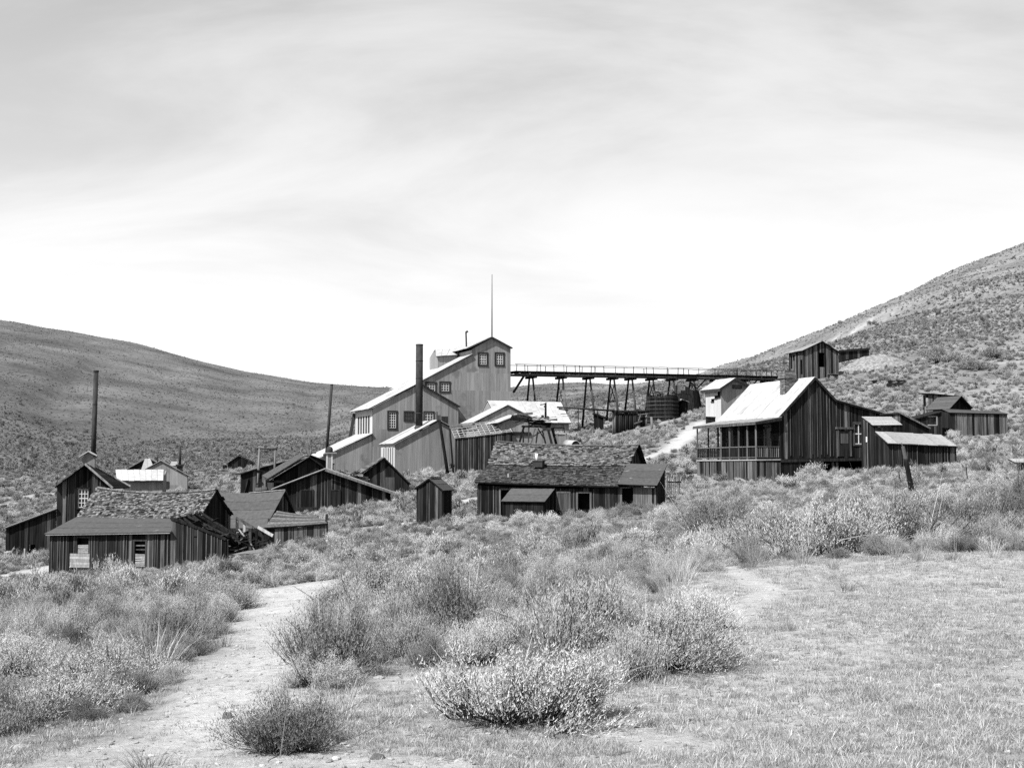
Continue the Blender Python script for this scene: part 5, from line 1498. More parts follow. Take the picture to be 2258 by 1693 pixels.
# ================================================================== the porch house at right
def porch_house():
    W = WP(1721, 1011, 86, 20)
    root = thing('porch_house', 'board house with bright white roof, brick chimney and railed porch at right', 'house', W.pt(1.5, W.gz(1.5)))
    S = lambda p: (p - W.o).dot(W.d)
    zf = W.sz(1721, 1012)[1]                                # floor
    od, ow = opx(W, 1849, 950, 1872, 1006), opx(W, 1883.5, 934, 1902.5, 979)
    top = top_px(W, [(1721, 922), (1797.5, 836), (1843, 884), (1934, 912)])
    s1 = top[-1][0]
    z_end = W.sz(1934, 1008)[1]
    clad(W, root, top, [(0, zf), (s1, z_end)], .21, 'wood', [ow], wall='gable_wall', rag=0, batten=.035)
    window(W, root, ow, 2, 2, .12, 'greywood', 'white', bw_=.05)
    dr = link('door', *rect(W, *od, .045, .09), 'wood', root)
    link('door_trim', *merge([rect(W, od[0] - .13, od[1], od[0], od[3] + .12, .04, .12), rect(W, od[2], od[1], od[2] + .13, od[3] + .12, .04, .12), rect(W, od[0] - .25, od[3] + .121, od[2] + .25, od[3] + .26, .04, .16)]), 'batten', dr)
    link('door_panel', *rect(W, od[0] + .15, od[1] + .9, od[2] - .15, od[3] - .2, .091, .1), 'greywood', dr)
    link('door_knob', *rod(W.pt(od[0] + .1, od[1] + .95, -.1), W.pt(od[0] + .1, od[1] + .95, -.15), .03, .03, 8), 'iron', dr)
    link('sill_beam', *beam(W.pt(-.05, zf - .12, -.06), W.pt(s1, z_end - .12, -.06), .1, .2), 'wood', root)
    # roof
    pk, eL = W.px(1797.5, 831.5, -.18), W.px(1718.5, 919.5, -.18)
    br = W.px(1843.5, 881, -.18); er = W.px(1976, 918.5, -.18)
    D = max(7.5, min(12, W.tz(1655, 854, S(pk))[0]))
    Pf = lambda q, t=D: W.pt(S(q), q.z, t)
    roof(root, Pf(eL), eL, pk, Pf(pk), 'sheet', 'metalroof', w=.75, lbl='bright white left slope', part='left_roof')
    roof(root, br, Pf(br), Pf(pk), pk, 'sheet', 'greyroof', part='right_roof')
    roof(root, er, Pf(er), Pf(br), br + Vector((0, 0, -.01)), 'sheet', 'greyroof', part='lean_to_roof')
    for a, b in ((pk, eL), (pk, br), (br, er)):
        link('rake_board', *beam(a + Vector((0, -.04, -.08)), b + Vector((0, -.04, -.08)), .04, .15), 'wood', root)
    link('eave_board', *beam(eL + Vector((.03, 0, -.12)), Pf(eL) + Vector((.03, 0, -.12)), .05, .16), 'wood', root)
    zw = top[0][1]
    lw = W.left(0.0)
    Dw = D - .3
    wo = [(-1.9, zf + .8, -1.15, zf + 2.3), (-4.9, zf, -4.0, zf + 2.1), (-7.2, zf + .7, -6.3, zf + 2.2)]
    wl = clad(lw, root, [(-Dw, zw), (0, zw)], [(-Dw, zf), (0, zf)], 3.0, 'wood', wo, wall='porch_wall', rag=0)
    z = zf + .1
    while z < zw - .15:                                       # horizontal siding behind the porch
        for a, b in ((-Dw, -7.2), (-6.3, -4.9), (-4.0, -1.9), (-1.15, 0)):
            if b - a > .15: link('clapboard', *prism(lw, [(a, z), (b, z), (b, z + .15), (a, z + .15)], .05, .062 + random.uniform(0, .012)), 'wood', wl)
        z += .17
    window(lw, root, wo[0], 1, 2, .12, 'greywood', 'greywood'); window(lw, root, wo[2], 1, 2, .12, 'greywood', 'greywood')
    link('porch_door', *rect(lw, *wo[1], -.05, -.02), 'trim', root)
    plain(W.back(Dw), root, [(0, zw), (S(pk), pk.z - .2), (S(br), br.z - .2), (s1, er.z)])
    plain(W.right(s1), root, [(0, top[-1][1]), (Dw, top[-1][1])])
    foot(W, -2.6, s1, -2.2, D)
    # porch
    PW = abs(W.sz(1669, 1014)[0])
    t_far = W.tz(1538, 1014, -PW)[0]
    t_far = max(6, min(Dw + 2.5, t_far))
    pl = W.left(-PW)                                          # outer line of the porch, s = -t
    porch = link('porch_floor', *slab((W.pt(-PW - .1, zf - .02, -.1), W.pt(0, zf, -.1), W.pt(0, zf, t_far), W.pt(-PW - .1, zf - .02, t_far)), 0, 1, 0, 1, -.08, 0, 2, 10), 'palewood', root)
    o0, o1 = W.px(1667, 930.5, -.3), None
    zo = o0.z
    po = [W.pt(-PW - .25, zo, t_far + .2), W.pt(-PW - .25, zo, -.3), W.pt(-.02, zw + .05, -.3), W.pt(-.02, zw + .05, t_far + .2)]
    po[0].z -= .05
    roof(root, *po, 'sheet', 'greyroof', part='porch_roof')
    link('porch_fascia', *beam(po[0] + Vector((0, 0, -.1)), po[1] + Vector((0, 0, -.1)), .06, .14), 'greywood', root)
    link('porch_fascia', *beam(po[1] + Vector((0, 0, -.1)), W.pt(-.05, zw - .1, -.3), .06, .14), 'wood', root)
    zr = zf + .85
    ts = []
    for u in (1538, 1590, 1609, 1629, 1648, 1667):
        t = W.tz(u, 990, -PW)[0]
        ts.append(max(0.05, min(t_far, t)))
    for t in ts:
        link('porch_post', *beam(W.pt(-PW, zf, t), W.pt(-PW, zo - .05, t), .1), 'greywood', porch)
    link('porch_post', *beam(W.pt(-PW / 2, zf, t_far), W.pt(-PW / 2, zo, t_far), .1), 'wood', porch)
    link('porch_post', *beam(W.pt(-.1, zf, t_far), W.pt(-.1, zo, t_far), .12), 'wood', porch)
    def railing(a, b, n, m):
        link('railing', *beam(a + Vector((0, 0, .85)), b + Vector((0, 0, .85)), .1, .06), 'greywood', porch)
        link('railing', *beam(a + Vector((0, 0, .12)), b + Vector((0, 0, .12)), .07, .05), 'greywood', porch)
        for i in range(n):
            q = a + (b - a) * ((i + .5) / n)
            link('baluster', *beam(q + Vector((0, 0, .13)), q + Vector((0, 0, .83)), .05), m, porch)
    railing(W.pt(-PW, zf, 0.05), W.pt(-.05, zf, .05), 12, 'greywood')
    railing(W.pt(-PW, zf, t_far), W.pt(-PW, zf, .05), 58, 'wood')
    railing(W.pt(-PW, zf, t_far), W.pt(-.05, zf, t_far), 12, 'wood')
    # skirting of rough boards under porch and house
    sk = [(-t_far, zf - .1), (-.0, zf - .1)]
    clad(pl, root, sk, None, .16, 'greywood', wall='porch_skirt', rag=.05, gap=.03)
    clad(W, root, [(-PW, zf - .1), (0, zf - .22)], None, .17, 'greywood', wall='porch_end_skirt', rag=.05)
    sx = W.sz(1775, 1011)[0]
    clad(W, root, [(0.02, zf - .24), (sx, W.sz(1775, 1011)[1] - .1)], None, .22, 'wood', wall='skirt', rag=.05)
    for u in (1798, 1838, 1847, 1905):
        s = W.sz(u, 1015)[0]
        link('pier', *beam(W.pt(s, zf - .2, .1), W.pt(s, W.gz(s, .1) - .2, .1), .16), 'greywood', root)
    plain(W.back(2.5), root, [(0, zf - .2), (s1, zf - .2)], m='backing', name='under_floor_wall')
    for i in range(6):                                        # fallen steps and rubbish under the floor
        q = W.px(random.uniform(1795, 1838), random.uniform(1018, 1038), random.uniform(-.6, .2))
        d = Vector((random.uniform(-.4, .4), random.uniform(-.3, .3), random.uniform(-.2, .25)))
        link('step_board', *beam(q - d, q + d, .2, .04), 'wood', root)
    # brick chimney through the left slope
    tcb = .4
    while tcb < D:                                            # where the chimney foot shows on the slope
        s_, z_ = W.sz(1737, 866, tcb)
        k_ = (s_ - S(eL)) / (S(pk) - S(eL))
        if eL.z + (pk.z - eL.z) * k_ > z_: break
        tcb += .05
    cb = W.back(tcb)
    c0, c1 = cb.sz(1732, 868), cb.sz(1752, 816)
    cw = c1[0] - c0[0]
    ch = link('chimney', *rect(cb, c0[0], c0[1] - .6, c1[0], c1[1] - .05, -cw * .9, 0), 'backing', root)
    bh = .085
    nr = int((c1[1] - c0[1] + .5) / bh)
    cm = cb.pt((c0[0] + c1[0]) / 2, 0, cw * .45)
    for r_ in range(nr):
        z = c0[1] - .5 + r_ * bh
        wide = .09 if r_ in (nr - 6, nr - 5, nr - 4) else (.03 if r_ > nr - 4 else 0)
        for k in range(4):
            a0 = cb.a + k * math.pi / 2
            dd, nn = Vector((math.cos(a0), math.sin(a0), 0)), Vector((math.sin(a0), -math.cos(a0), 0))
            hw = (cw if k % 2 == 0 else cw * .9) / 2 + wide
            hn = (cw * .9 if k % 2 == 0 else cw) / 2 + wide
            nb_ = 3
            off = .5 if (r_ + k) % 2 else 0
            for b in range(nb_):
                x0, x1 = -hw + 2 * hw * b / nb_, -hw + 2 * hw * (b + 1) / nb_ - .012
                if (r_ * 12 + k * 3 + b) > 1e9: continue
                if k in (2, 1) and r_ % 1 == 0 and k == 2: continue          # far side never seen
                q = cm + dd * ((x0 + x1) / 2 + (.05 if off else 0) * (1 if b < nb_ - 1 else 0)) + nn * (hn - .02) + Vector((0, 0, z + bh / 2))
                CH.append((ch, q, x1 - x0, a0))
    # rear sheds stepping down to the right
    W2 = WP(1927, 1000, 83.5, 17)
    r2 = thing('upper_rear_shed', 'small shed with pale plank roof against the right end of the porch house', 'shed', W2.pt(.5, W2.gz(.5)))
    e0, e1 = W2.px(1926, 938.5, -.1), W2.px(1989, 937.6, -.1)
    q0, q1 = W2.px(1901.5, 919.5, 1.5), W2.px(1965, 920, 1.5)
    roof(r2, e0, e1, q1, q0, 'plank', 'palewood', w=.18, miss=0)
    tp = top_px(W2, [(1928, 941), (1988, 940)])
    clad(W2, r2, tp, None, .22, 'wood')
    clad(W2.left(tp[0][0]), r2, [(-1.5, q0.z - .08), (0, tp[0][1])], None, .22, 'wood', wall='side_wall')
    link('small_light', *rect(W2.left(tp[0][0]), -.95, W2.sz(1928, 974)[1], -.8, W2.sz(1928, 962)[1], .04, .06), 'white', r2)
    foot(W2, tp[0][0], tp[1][0], 0, 1.5)
    W3 = WP(1986, 960, 85, 17)
    r3 = thing('slant_roof_shed', 'dark slant-roofed shed with pale parapet behind the long light-roofed shed', 'shed', W3.pt(.5, W3.gz(.5)))
    tp = top_px(W3, [(1985.5, 911.5), (2048, 944)])
    clad(W3, r3, tp, None, .25, 'wood')
    clad(W3.left(tp[0][0]), r3, [(-1.7, tp[0][1] + .02), (0, tp[0][1])], None, .14, 'greywood', wall='parapet_wall')
    a, b = W3.px(1984, 909.5, -.15), W3.px(2051, 944.5, -.15)
    roof(r3, b, W3.pt((b - W3.o).dot(W3.d), b.z, 2.2), W3.pt((a - W3.o).dot(W3.d), a.z, 2.2), a, 'plank', 'wood')
    link('rake_board', *beam(a + Vector((0, -.05, 0)), b + Vector((0, -.05, 0)), .05, .12), 'greywood', r3)
    foot(W3, tp[0][0], tp[1][0], 0, 2)
    W4 = WP(1961, 1030, 80.5, 15)
    r4 = thing('long_light_roof_shed', 'low board shed with long pale metal roof at the right end of the porch house', 'shed', W4.pt(1, W4.gz(1)))
    tp = top_px(W4, [(1961, 979), (2108, 985.5)])
    clad(W4, r4, tp, None, .2, 'wood', batten=.035)
    tb = 1.75
    roof(r4, W4.px(1958, 977.5, -.2), W4.px(2110.5, 984, -.2), W4.px(2075, 959.5, tb), W4.px(1929.5, 952, tb), 'sheet', 'greyroof', w=.7)
    td = abs(W4.tz(1930, 1010, 0)[0])
    clad(W4.left(0), r4, [(-tb, W4.px(1929.5, 952, tb).z - .12), (0, tp[0][1])], None, .2, 'wood', wall='side_wall')
    plain(W4.right(tp[1][0]), r4, [(0, tp[1][1]), (tb, tp[1][1] + .6)])
    plain(W4.back(tb), r4, [(0, tp[0][1] + .5), (tp[1][0], tp[1][1] + .5)])
    foot(W4, 0, tp[1][0], 0, tb)
    # leaning snag post
    g = ground_px(2012, 1086)
    b0, b1 = P(2016, 1090, 54), P(1991, 984, 54)
    pst = thing('leaning_snag', 'leaning split weathered post in front of the long light-roofed shed', 'post', b0)
    link('trunk', *rod(b0 - Vector((0, 0, .3)), b0 * .25 + b1 * .75, .12, .1, 10, seg=5, bend=.05), 'wood', pst, True)
    link('pale_top', *rod(b0 * .27 + b1 * .73, b1, .1, .07, 9, seg=2), 'greywood', pst)
    link('splinter', *rod(b0 * .3 + b1 * .7 + Vector((.04, 0, 0)), b1 + Vector((-.06, 0, .15)), .04, .02, 6), 'greywood', pst)
CH = []
porch_house()
def bricks():
    me = bpy.data.meshes.new('brick')
    v, f = box((0, 0, 0), 1, .1, .075)
    me.from_pydata(v, [], f); me.materials.append(M['brick'])
    lim = CH[-300:] if len(CH) > 300 else CH
    rest = CH[:-300] if len(CH) > 300 else []
    for ch, q, l, a in lim:
        o = bpy.data.objects.new('brick', me); COL.objects.link(o); o.parent = ch
        o.location = q - base_of(ch); o.rotation_euler = (0, 0, a + random.uniform(-.03, .03)); o.scale = (l, random.uniform(.9, 1.25), 1)
    if rest:
        o = link('brickwork', *merge([box(q, l, .1, .075, a) for _, q, l, a in rest]), 'brick', rest[0][0]); o['kind'] = 'stuff'
bricks()

# ---- far right cabin group
def right_cabins():
    W = WP(2096, 957, 112, 10)
    root = thing('hillside_stable', 'long low board stable with flat roof on the slope at far right', 'shed', W.pt(2, W.gz(2)))
    tp = top_px(W, [(2096, 910), (2160, 911), (2220, 912.5)])
    clad(W, root, tp, None, .24, 'greywood', batten=.05)
    lw = W.left(0.0)
    clad(lw, root, [(-2.4, tp[0][1] + .25), (0, tp[0][1])], None, .24, 'wood', wall='side_wall')
    roof(root, W.px(2094, 909.5, -.15), W.px(2222, 912.5, -.15), W.px(2200, 907, 2.4), W.px(2076, 901.5, 2.4), 'tar', rows=2)
    plain(W.right(tp[-1][0]), root, [(0, tp[-1][1]), (2.4, tp[-1][1])])
    foot(W, 0, tp[-1][0], 0, 2.5)
    W2 = WP(2100, 930, 116, 28)
    gable('dark_gable_cabin', 'small cabin with black gable and grey roof rising behind the hillside stable', 'cabin', W2, [(2099, 899), (2119, 877), (2141, 898)], (2094, 901), (2120, 873), (2145, 900), 2.4, rk='tar', rm='tar', rml='tar', w=.25, over=.5)
    r = bpy.data.objects[-1] if False else None
    W3 = WP(2060, 930, 119, 20)
    root = thing('tower_shed', 'narrow pale-board shed standing left of the black-gabled cabin', 'shed', W3.pt(.5, W3.gz(.5)))
    tp = top_px(W3, [(2059, 869), (2083, 871), (2108, 873)])
    clad(W3, root, tp, None, .22, 'greywood')
    lw = W3.left(tp[0][0])
    clad(lw, root, [(-1.5, tp[0][1]), (0, tp[0][1])], None, .2, 'greywood', [(-1.3, tp[0][1] - 1.1, -.8, tp[0][1] - .3)], wall='side_wall')
    a, b = W3.px(2057, 868, -.3), W3.px(2112, 873.5, -.3)
    roof(root, a, b, W3.pt((b - W3.o).dot(W3.d), b.z + .1, 1.8), W3.pt((a - W3.o).dot(W3.d), a.z + .15, 1.8), 'plank', 'wood')
    foot(W3, tp[0][0], tp[-1][0], 0, 1.8)
    W4 = WP(2020, 960, 111, 8)
    root = thing('low_wing', 'low board wing with framed opening left of the hillside stable', 'shed', W4.pt(1, W4.gz(1)))
    tp = top_px(W4, [(2016, 925), (2076, 909)])
    o = opx(W4, 2047, 919, 2064, 936)
    clad(W4, root, tp, None, .24, 'wood', [o])
    wn = link('opening_frame', *merge([rect(W4, o[0] - .08, o[1] - .1, o[2] + .08, o[1], .03, .08), rect(W4, o[0] - .08, o[3], o[2] + .08, o[3] + .08, .03, .08), rect(W4, o[2], o[1], o[2] + .1, o[3], .03, .08)]), 'palewood', root)
    link('inner_board', *rect(W4, o[0], o[1], o[2], o[3], -.4, -.36), 'greywood', wn)
    a, b = W4.px(2014, 924, -.2), W4.px(2078, 907, -.2)
    roof(root, a, b, W4.pt((b - W4.o).dot(W4.d), b.z + .05, 2), W4.pt((a - W4.o).dot(W4.d), a.z + .05, 2), 'plank', 'wood')
    W5 = WP(2240, 1040, 70, 0)
    root = thing('white_lid_box', 'small wooden box with pale lid at the right edge', 'box', W5.pt(.4, W5.gz(.4)))
    clad(W5, root, top_px(W5, [(2243, 1021), (2290, 1021)]), None, .18, 'wood')
    a, b = W5.px(2239, 1020, -.15), W5.px(2295, 1020, -.15)
    roof(root, a, b, b + Vector((0, 1.0, .22)), a + Vector((0, 1.0, .22)), 'plank', 'palewood', w=.2, miss=0)
    for u, v0, v1, l in [(2134, 1058, 1022, 'thin bent metal rod in the brush below the hillside stable'), (1986, 1062, 1040, 'short thin stake left of the leaning snag')]:
        Y = 58
        tag(link('thin_rod', *rod(P(u, v0, Y), P(u - 4, v1, Y), .03, .025, 6, seg=3, bend=.05), 'iron'), l, 'stake')
right_cabins()

# ================================================================== the long shingled building in the middle
def long_house():
    W = WP(1053, 1140, 70, -18)
    root = thing('long_shingled_house', 'long low board building with two-pitch mossy shingle roof in the middle', 'house', W.pt(4, W.gz(4)))
    S = lambda p: (p - W.o).dot(W.d)
    t1, t2 = 2.2, 4.3
    top = top_px(W, [(1053, 1069), (1150, 1074), (1250, 1077), (1362, 1073)])
    ops = [opx(W, 1105, 1080, 1128, 1146), opx(W, 1275, 1087, 1301, 1123)]
    clad(W, root, top, None, .22, 'wood', ops, batten=.05)
    for o in ops:
        fr = link('opening_trim', *merge([rect(W, o[0] - .1, o[1], o[0], o[3] + .08, .03, .08), rect(W, o[2], o[1], o[2] + .1, o[3] + .08, .03, .08), rect(W, o[0], o[3], o[2], o[3] + .09, .03, .08)]), 'batten', root)
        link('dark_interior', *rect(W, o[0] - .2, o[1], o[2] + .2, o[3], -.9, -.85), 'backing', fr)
    o = opx(W, 1231, 1087, 1256, 1125)
    dr = link('door', *rect(W, *o, .05, .09), 'greywood', root)
    link('door_trim', *merge([rect(W, o[0] - .08, o[1], o[0], o[3] + .08, .05, .11), rect(W, o[2], o[1], o[2] + .08, o[3] + .08, .05, .11), rect(W, o[0], o[3], o[2], o[3] + .09, .05, .11)]), 'batten', dr)
    # roofs
    e0, e1 = W.px(1047, 1062.5, -.35), W.px(1364, 1072, -.35)
    m0, m1 = W.px(1079, 1025, t1), W.px(1385, 1028, t1)
    r0, r1 = W.px(1096, 974, t2), W.px(1407, 981, t2)
    roof(root, e0, e1, m1, m0, 'shingle', 'darkshingle', w=.17, course=.15, sag=.07, miss=.05, part='lower_roof', single=150, lbl='darker mossy lower slope')
    roof(root, m0 + Vector((0, 0, .03)), m1 + Vector((0, 0, .03)), r1, r0, 'shingle', 'shingle', w=.16, course=.13, sag=.14, miss=.01, part='upper_roof', single=150)
    bk0, bk1 = W.pt(S(r0), m0.z, 2 * t2 - t1), W.pt(S(r1), m1.z, 2 * t2 - t1)
    roof(root, bk1, bk0, r0, r1, 'plank', 'wood', part='back_roof', sag=.14)
    for i in range(8):
        link('ridge_board', *slab((m0, m1, r1, r0), i / 8, (i + 1) / 8 - .004, .965, 1.012, .05, .08, 2, 1, .14), 'greywood', root)
    g = W.right(S(r1) - .2)
    clad(g, root, [(t1, m1.z - .1), (t2, r1.z - .1), (2 * t2 - t1, m1.z - .1)], None, .22, 'wood', wall='gable_wall')
    lw = W.left(0)
    plain(lw, root, [(-2 * t2 + t1, m0.z - .1), (-t2, r0.z - .15), (-t1, m0.z - .12), (0, top[0][1])])
    plain(W.back(2 * t2 - t1), root, [(0, m0.z - .1), (S(r1) - .2, m1.z - .1)])
    foot(W, 0, S(r1), 0, 2 * t2 - t1)
    # chimney and vent
    c = W.px(1188, 1021, 1.9)
    chm = link('chimney_box', *merge([box(c + Vector((0, 0, -.05)), .56, .5, .35, W.a), box(c + Vector((0, 0, .13)), .62, .56, .05, W.a)]), 'iron', root)
    link('stove_pipe', *rod(c + Vector((-.1, 0, .12)), W.px(1183, 1000, 1.9), .08, .08, 10), 'white', root, True)
    c = W.px(1121, 1058, .3)
    link('roof_hatch', *merge([box(c, .42, .35, .3, W.a)]), 'iron', root)
    link('hatch_pipe', *rod(c, c + Vector((0, 0, .35)), .05, .05, 8), 'palewood', root)
    # tar-papered end bay
    x = W.sz(1371, 1073)[0]; x1 = W.sz(1447, 1074)[0]
    zt_ = W.sz(1440, 1075)[1]
    o = opx(W, 1372, 1076, 1396, 1115)
    clad(W, root, [(top[-1][0] + .01, top[-1][1]), (x1, zt_)], None, .2, 'greywood', [o], wall='end_bay_wall', rag=.12)
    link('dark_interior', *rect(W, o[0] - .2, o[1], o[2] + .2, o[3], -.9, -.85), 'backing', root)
    b0, b1 = W.px(1361.5, 1070.5, -.37), W.px(1448.5, 1073.5, -.37)
    q0, q1 = W.px(1384, 1026, t1 + .0), W.px(1472, 1026, t1 + .0)
    up = Vector((0, 0, .09))
    roof(root, b0 + up, b1 + up, q1 + up, q0 + up, 'tar', rows=3, part='tar_paper_roof', sag=.02)
    clad(W.right(x1), root, [(0, zt_), (t1 + .1, q1.z - .05)], None, .22, 'wood', wall='end_wall')
    foot(W, x, x1, 0, t1)
    # little lean-to on the front
    W2 = W.back(-1.5)
    r2 = thing('front_lean_to', 'tiny tar-paper-roofed lean-to on the front of the long shingled building', 'shed', W2.pt(W2.sz(1150, 1110)[0], W2.gz(W2.sz(1150, 1110)[0])))
    tp = top_px(W2, [(1109, 1107), (1198, 1108)])
    clad(W2, r2, tp, None, .2, 'wood', rag=.1)
    roof(r2, W2.px(1106, 1105, -.15), W2.px(1201, 1106, -.15), W2.px(1224, 1076, 1.42), W2.px(1129, 1076, 1.42), 'tar', rows=2)
    clad(W2.right(tp[1][0]), r2, [(0, tp[1][1]), (1.4, tp[1][1] + .6)], None, .2, 'wood', wall='side_wall')
    plain(W2.left(tp[0][0]), r2, [(-1.4, tp[0][1] + .6), (0, tp[0][1])])
    foot(W2, tp[0][0], tp[1][0], 0, 1.4)
long_house()

def outhouse():
    W = WP(919, 1143, 68, -18)
    root = thing('outhouse', 'small narrow board outhouse with gabled roof left of the long building', 'outhouse', W.pt(.7, W.gz(.7)))
    top = top_px(W, [(919, 1077), (947, 1058), (975, 1079)])
    clad(W, root, top, None, .19, 'wood', batten=.045)
    S = lambda p: (p - W.o).dot(W.d)
    pk, eL, eR = W.px(946, 1054, -.15), W.px(913, 1077, -.15), W.px(978, 1081, -.15)
    D = 1.5
    roof(root, W.pt(S(eL), eL.z, D), eL, pk, W.pt(S(pk), pk.z, D), 'tar', rows=2, part='left_roof')
    roof(root, eR, W.pt(S(eR), eR.z, D), W.pt(S(pk), pk.z, D), pk, 'tar', rows=2, part='right_roof')
    link('ridge_cap', *beam(pk + Vector((0, -.02, .05)), W.pt(S(pk), pk.z + .05, D), .16, .04), 'wood', root)
    s1 = top[-1][0]
    clad(W.right(s1), root, [(0, top[-1][1]), (D - .15, top[-1][1])], None, .19, 'wood', wall='side_wall')
    plain(W.left(0), root, [(-D + .15, top[0][1]), (0, top[0][1])])
    plain(W.back(D - .15), root, [(0, top[0][1]), (S(pk), pk.z - .1), (s1, top[-1][1])])
    foot(W, 0, s1, 0, D)
outhouse()
def fences():
    Y = 72
    rr = random.Random(2)
    root = thing('picket_fence', 'short broken grey picket fence right of the long building', 'fence', Vector((P(1485, 1078, Y).x, Y, zt(P(1485, 1078, Y).x, Y))))
    u = 1470
    while u < 1502:
        p = P(u, 1080, Y + (u - 1470) * .05)
        link('picket', *beam((p.x, p.y, zt(p.x, p.y) - .1), P(u + rr.uniform(-1, 1), 1043 + rr.uniform(-3, 10), p.y), .07, .03), rr.choice(['greywood', 'palewood', 'wood']), root)
        u += rr.uniform(2.6, 4.6)
    link('rail', *beam(P(1469, 1062, Y), P(1502, 1063, Y + 1.6), .05, .08), 'greywood', root)
    # pallet and heap of pale boards left of the porch
    g = P(1552, 1066, 78)
    g.z = max(g.z, zt(g.x, 78) + .15)
    root = thing('pale_pallet', 'small pale slatted pallet lying in the brush left of the porch house', 'pallet', g)
    for k in (-.25, .25):
        link('bearer', *beam(g + Vector((-.5, 0, k * .5)), g + Vector((.5, 0, k * .5 - .06)), .06), 'palewood', root)
    for i in range(7):
        x = -.45 + i * .15
        link('slat', *beam(g + Vector((x, -.05, -.2)), g + Vector((x + .06, -.05, .2)), .05, .03), 'palewood', root)
    root = thing('board_pile', 'pile of bleached boards at the corner of the porch skirting', 'boards', P(1640, 1060, 82))
    for i in range(9):
        a = P(rr.uniform(1615, 1630), rr.uniform(1050, 1058), 81 + rr.uniform(-.5, .5)); b = P(rr.uniform(1645, 1662), rr.uniform(1060, 1068), 81 + rr.uniform(-.5, .5))
        link('board', *beam(a, b, .16, .04), 'palewood', root)
fences()
# ---- heap of mine waste above the porch house
def mound():
    c = P(1925, 806, 166)
    V, Fc = [], []
    n, m = 40, 14
    for j in range(m + 1):
        q = j / m
        for i in range(n):
            a = 2 * math.pi * i / n
            x, y = c.x + math.cos(a) * 5.6 * q, c.y + math.sin(a) * 3.2 * q
            h = 2.0 * (1 - q ** 1.6) * (1 + .18 * noise.noise((x * .5, y * .5, 0))) + .12 * noise.noise((x * 2, y * 2, 3))
            V.append((x, y, zt(x, y) + h - .25))
    Fc = [(j * n + i, j * n + (i + 1) % n, (j + 1) * n + (i + 1) % n, (j + 1) * n + i) for j in range(m) for i in range(n)]
    o = link('gravel_mound', V, Fc, 'gravel', None, True)
    tag(o, 'pale gravel heap of mine waste right of the trestle-head shed', 'mound')
    FOOT.append([Vector((c.x - 5, c.y - 2.6)), Vector((c.x + 5, c.y - 2.6)), Vector((c.x + 5, c.y + 2.6)), Vector((c.x - 5, c.y + 2.6))])
M['gravel'] = mat('mine_gravel', 0.15, 0.7, (3, 3, 3), 0.95, 0.0, bump=1.0)
mound()

# ================================================================== vegetation and stones
def leafmat(name, base, amp, rand, trans=.12):
    m = bpy.data.materials.new(name); m.use_nodes = True
    t = m.node_tree; b = t.nodes['Principled BSDF']
    b.inputs['Roughness'].default_value = .8; b.inputs['Specular IOR Level'].default_value = .03
    oi = N(t, 'ShaderNodeObjectInfo'); ge = N(t, 'ShaderNodeNewGeometry')
    a = N(t, 'ShaderNodeMapRange'); a.inputs['To Min'].default_value = base * (1 - amp); a.inputs['To Max'].default_value = base * (1 + amp)
    L(t, ge.outputs['Random Per Island'], a.inputs[0])
    r = N(t, 'ShaderNodeMapRange'); r.inputs['To Min'].default_value = 1 - rand; r.inputs['To Max'].default_value = 1 + rand
    L(t, oi.outputs['Random'], r.inputs[0])
    mu = N(t, 'ShaderNodeMath', operation='MULTIPLY'); L(t, a.outputs[0], mu.inputs[0]); L(t, r.outputs[0], mu.inputs[1])
    L(t, mu.outputs[0], b.inputs['Base Color'])
    tr = N(t, 'ShaderNodeBsdfTranslucent'); L(t, mu.outputs[0], tr.inputs[0])
    mx = N(t, 'ShaderNodeMixShader'); mx.inputs[0].default_value = trans
    L(t, b.outputs[0], mx.inputs[1]); L(t, tr.outputs[0], mx.inputs[2])
    L(t, mx.outputs[0], t.nodes['Material Output'].inputs[0])
    return m
LEAF = leafmat('sagebrush_leaf', .31, .25, .32, .08)
LEAF2 = leafmat('dark_brush_leaf', .15, .25, .25, .05)
TWIG = leafmat('brush_twig', .08, .6, .1, 0.0)
DEAD = leafmat('dead_branch', .13, .4, .2, 0.0)
STRAW = leafmat('dry_grass', .34, .4, .2, .3)
GRASS = leafmat('short_grass', .19, .5, .3, .3)
FARB = leafmat('far_brush', .15, .5, .6, .15)

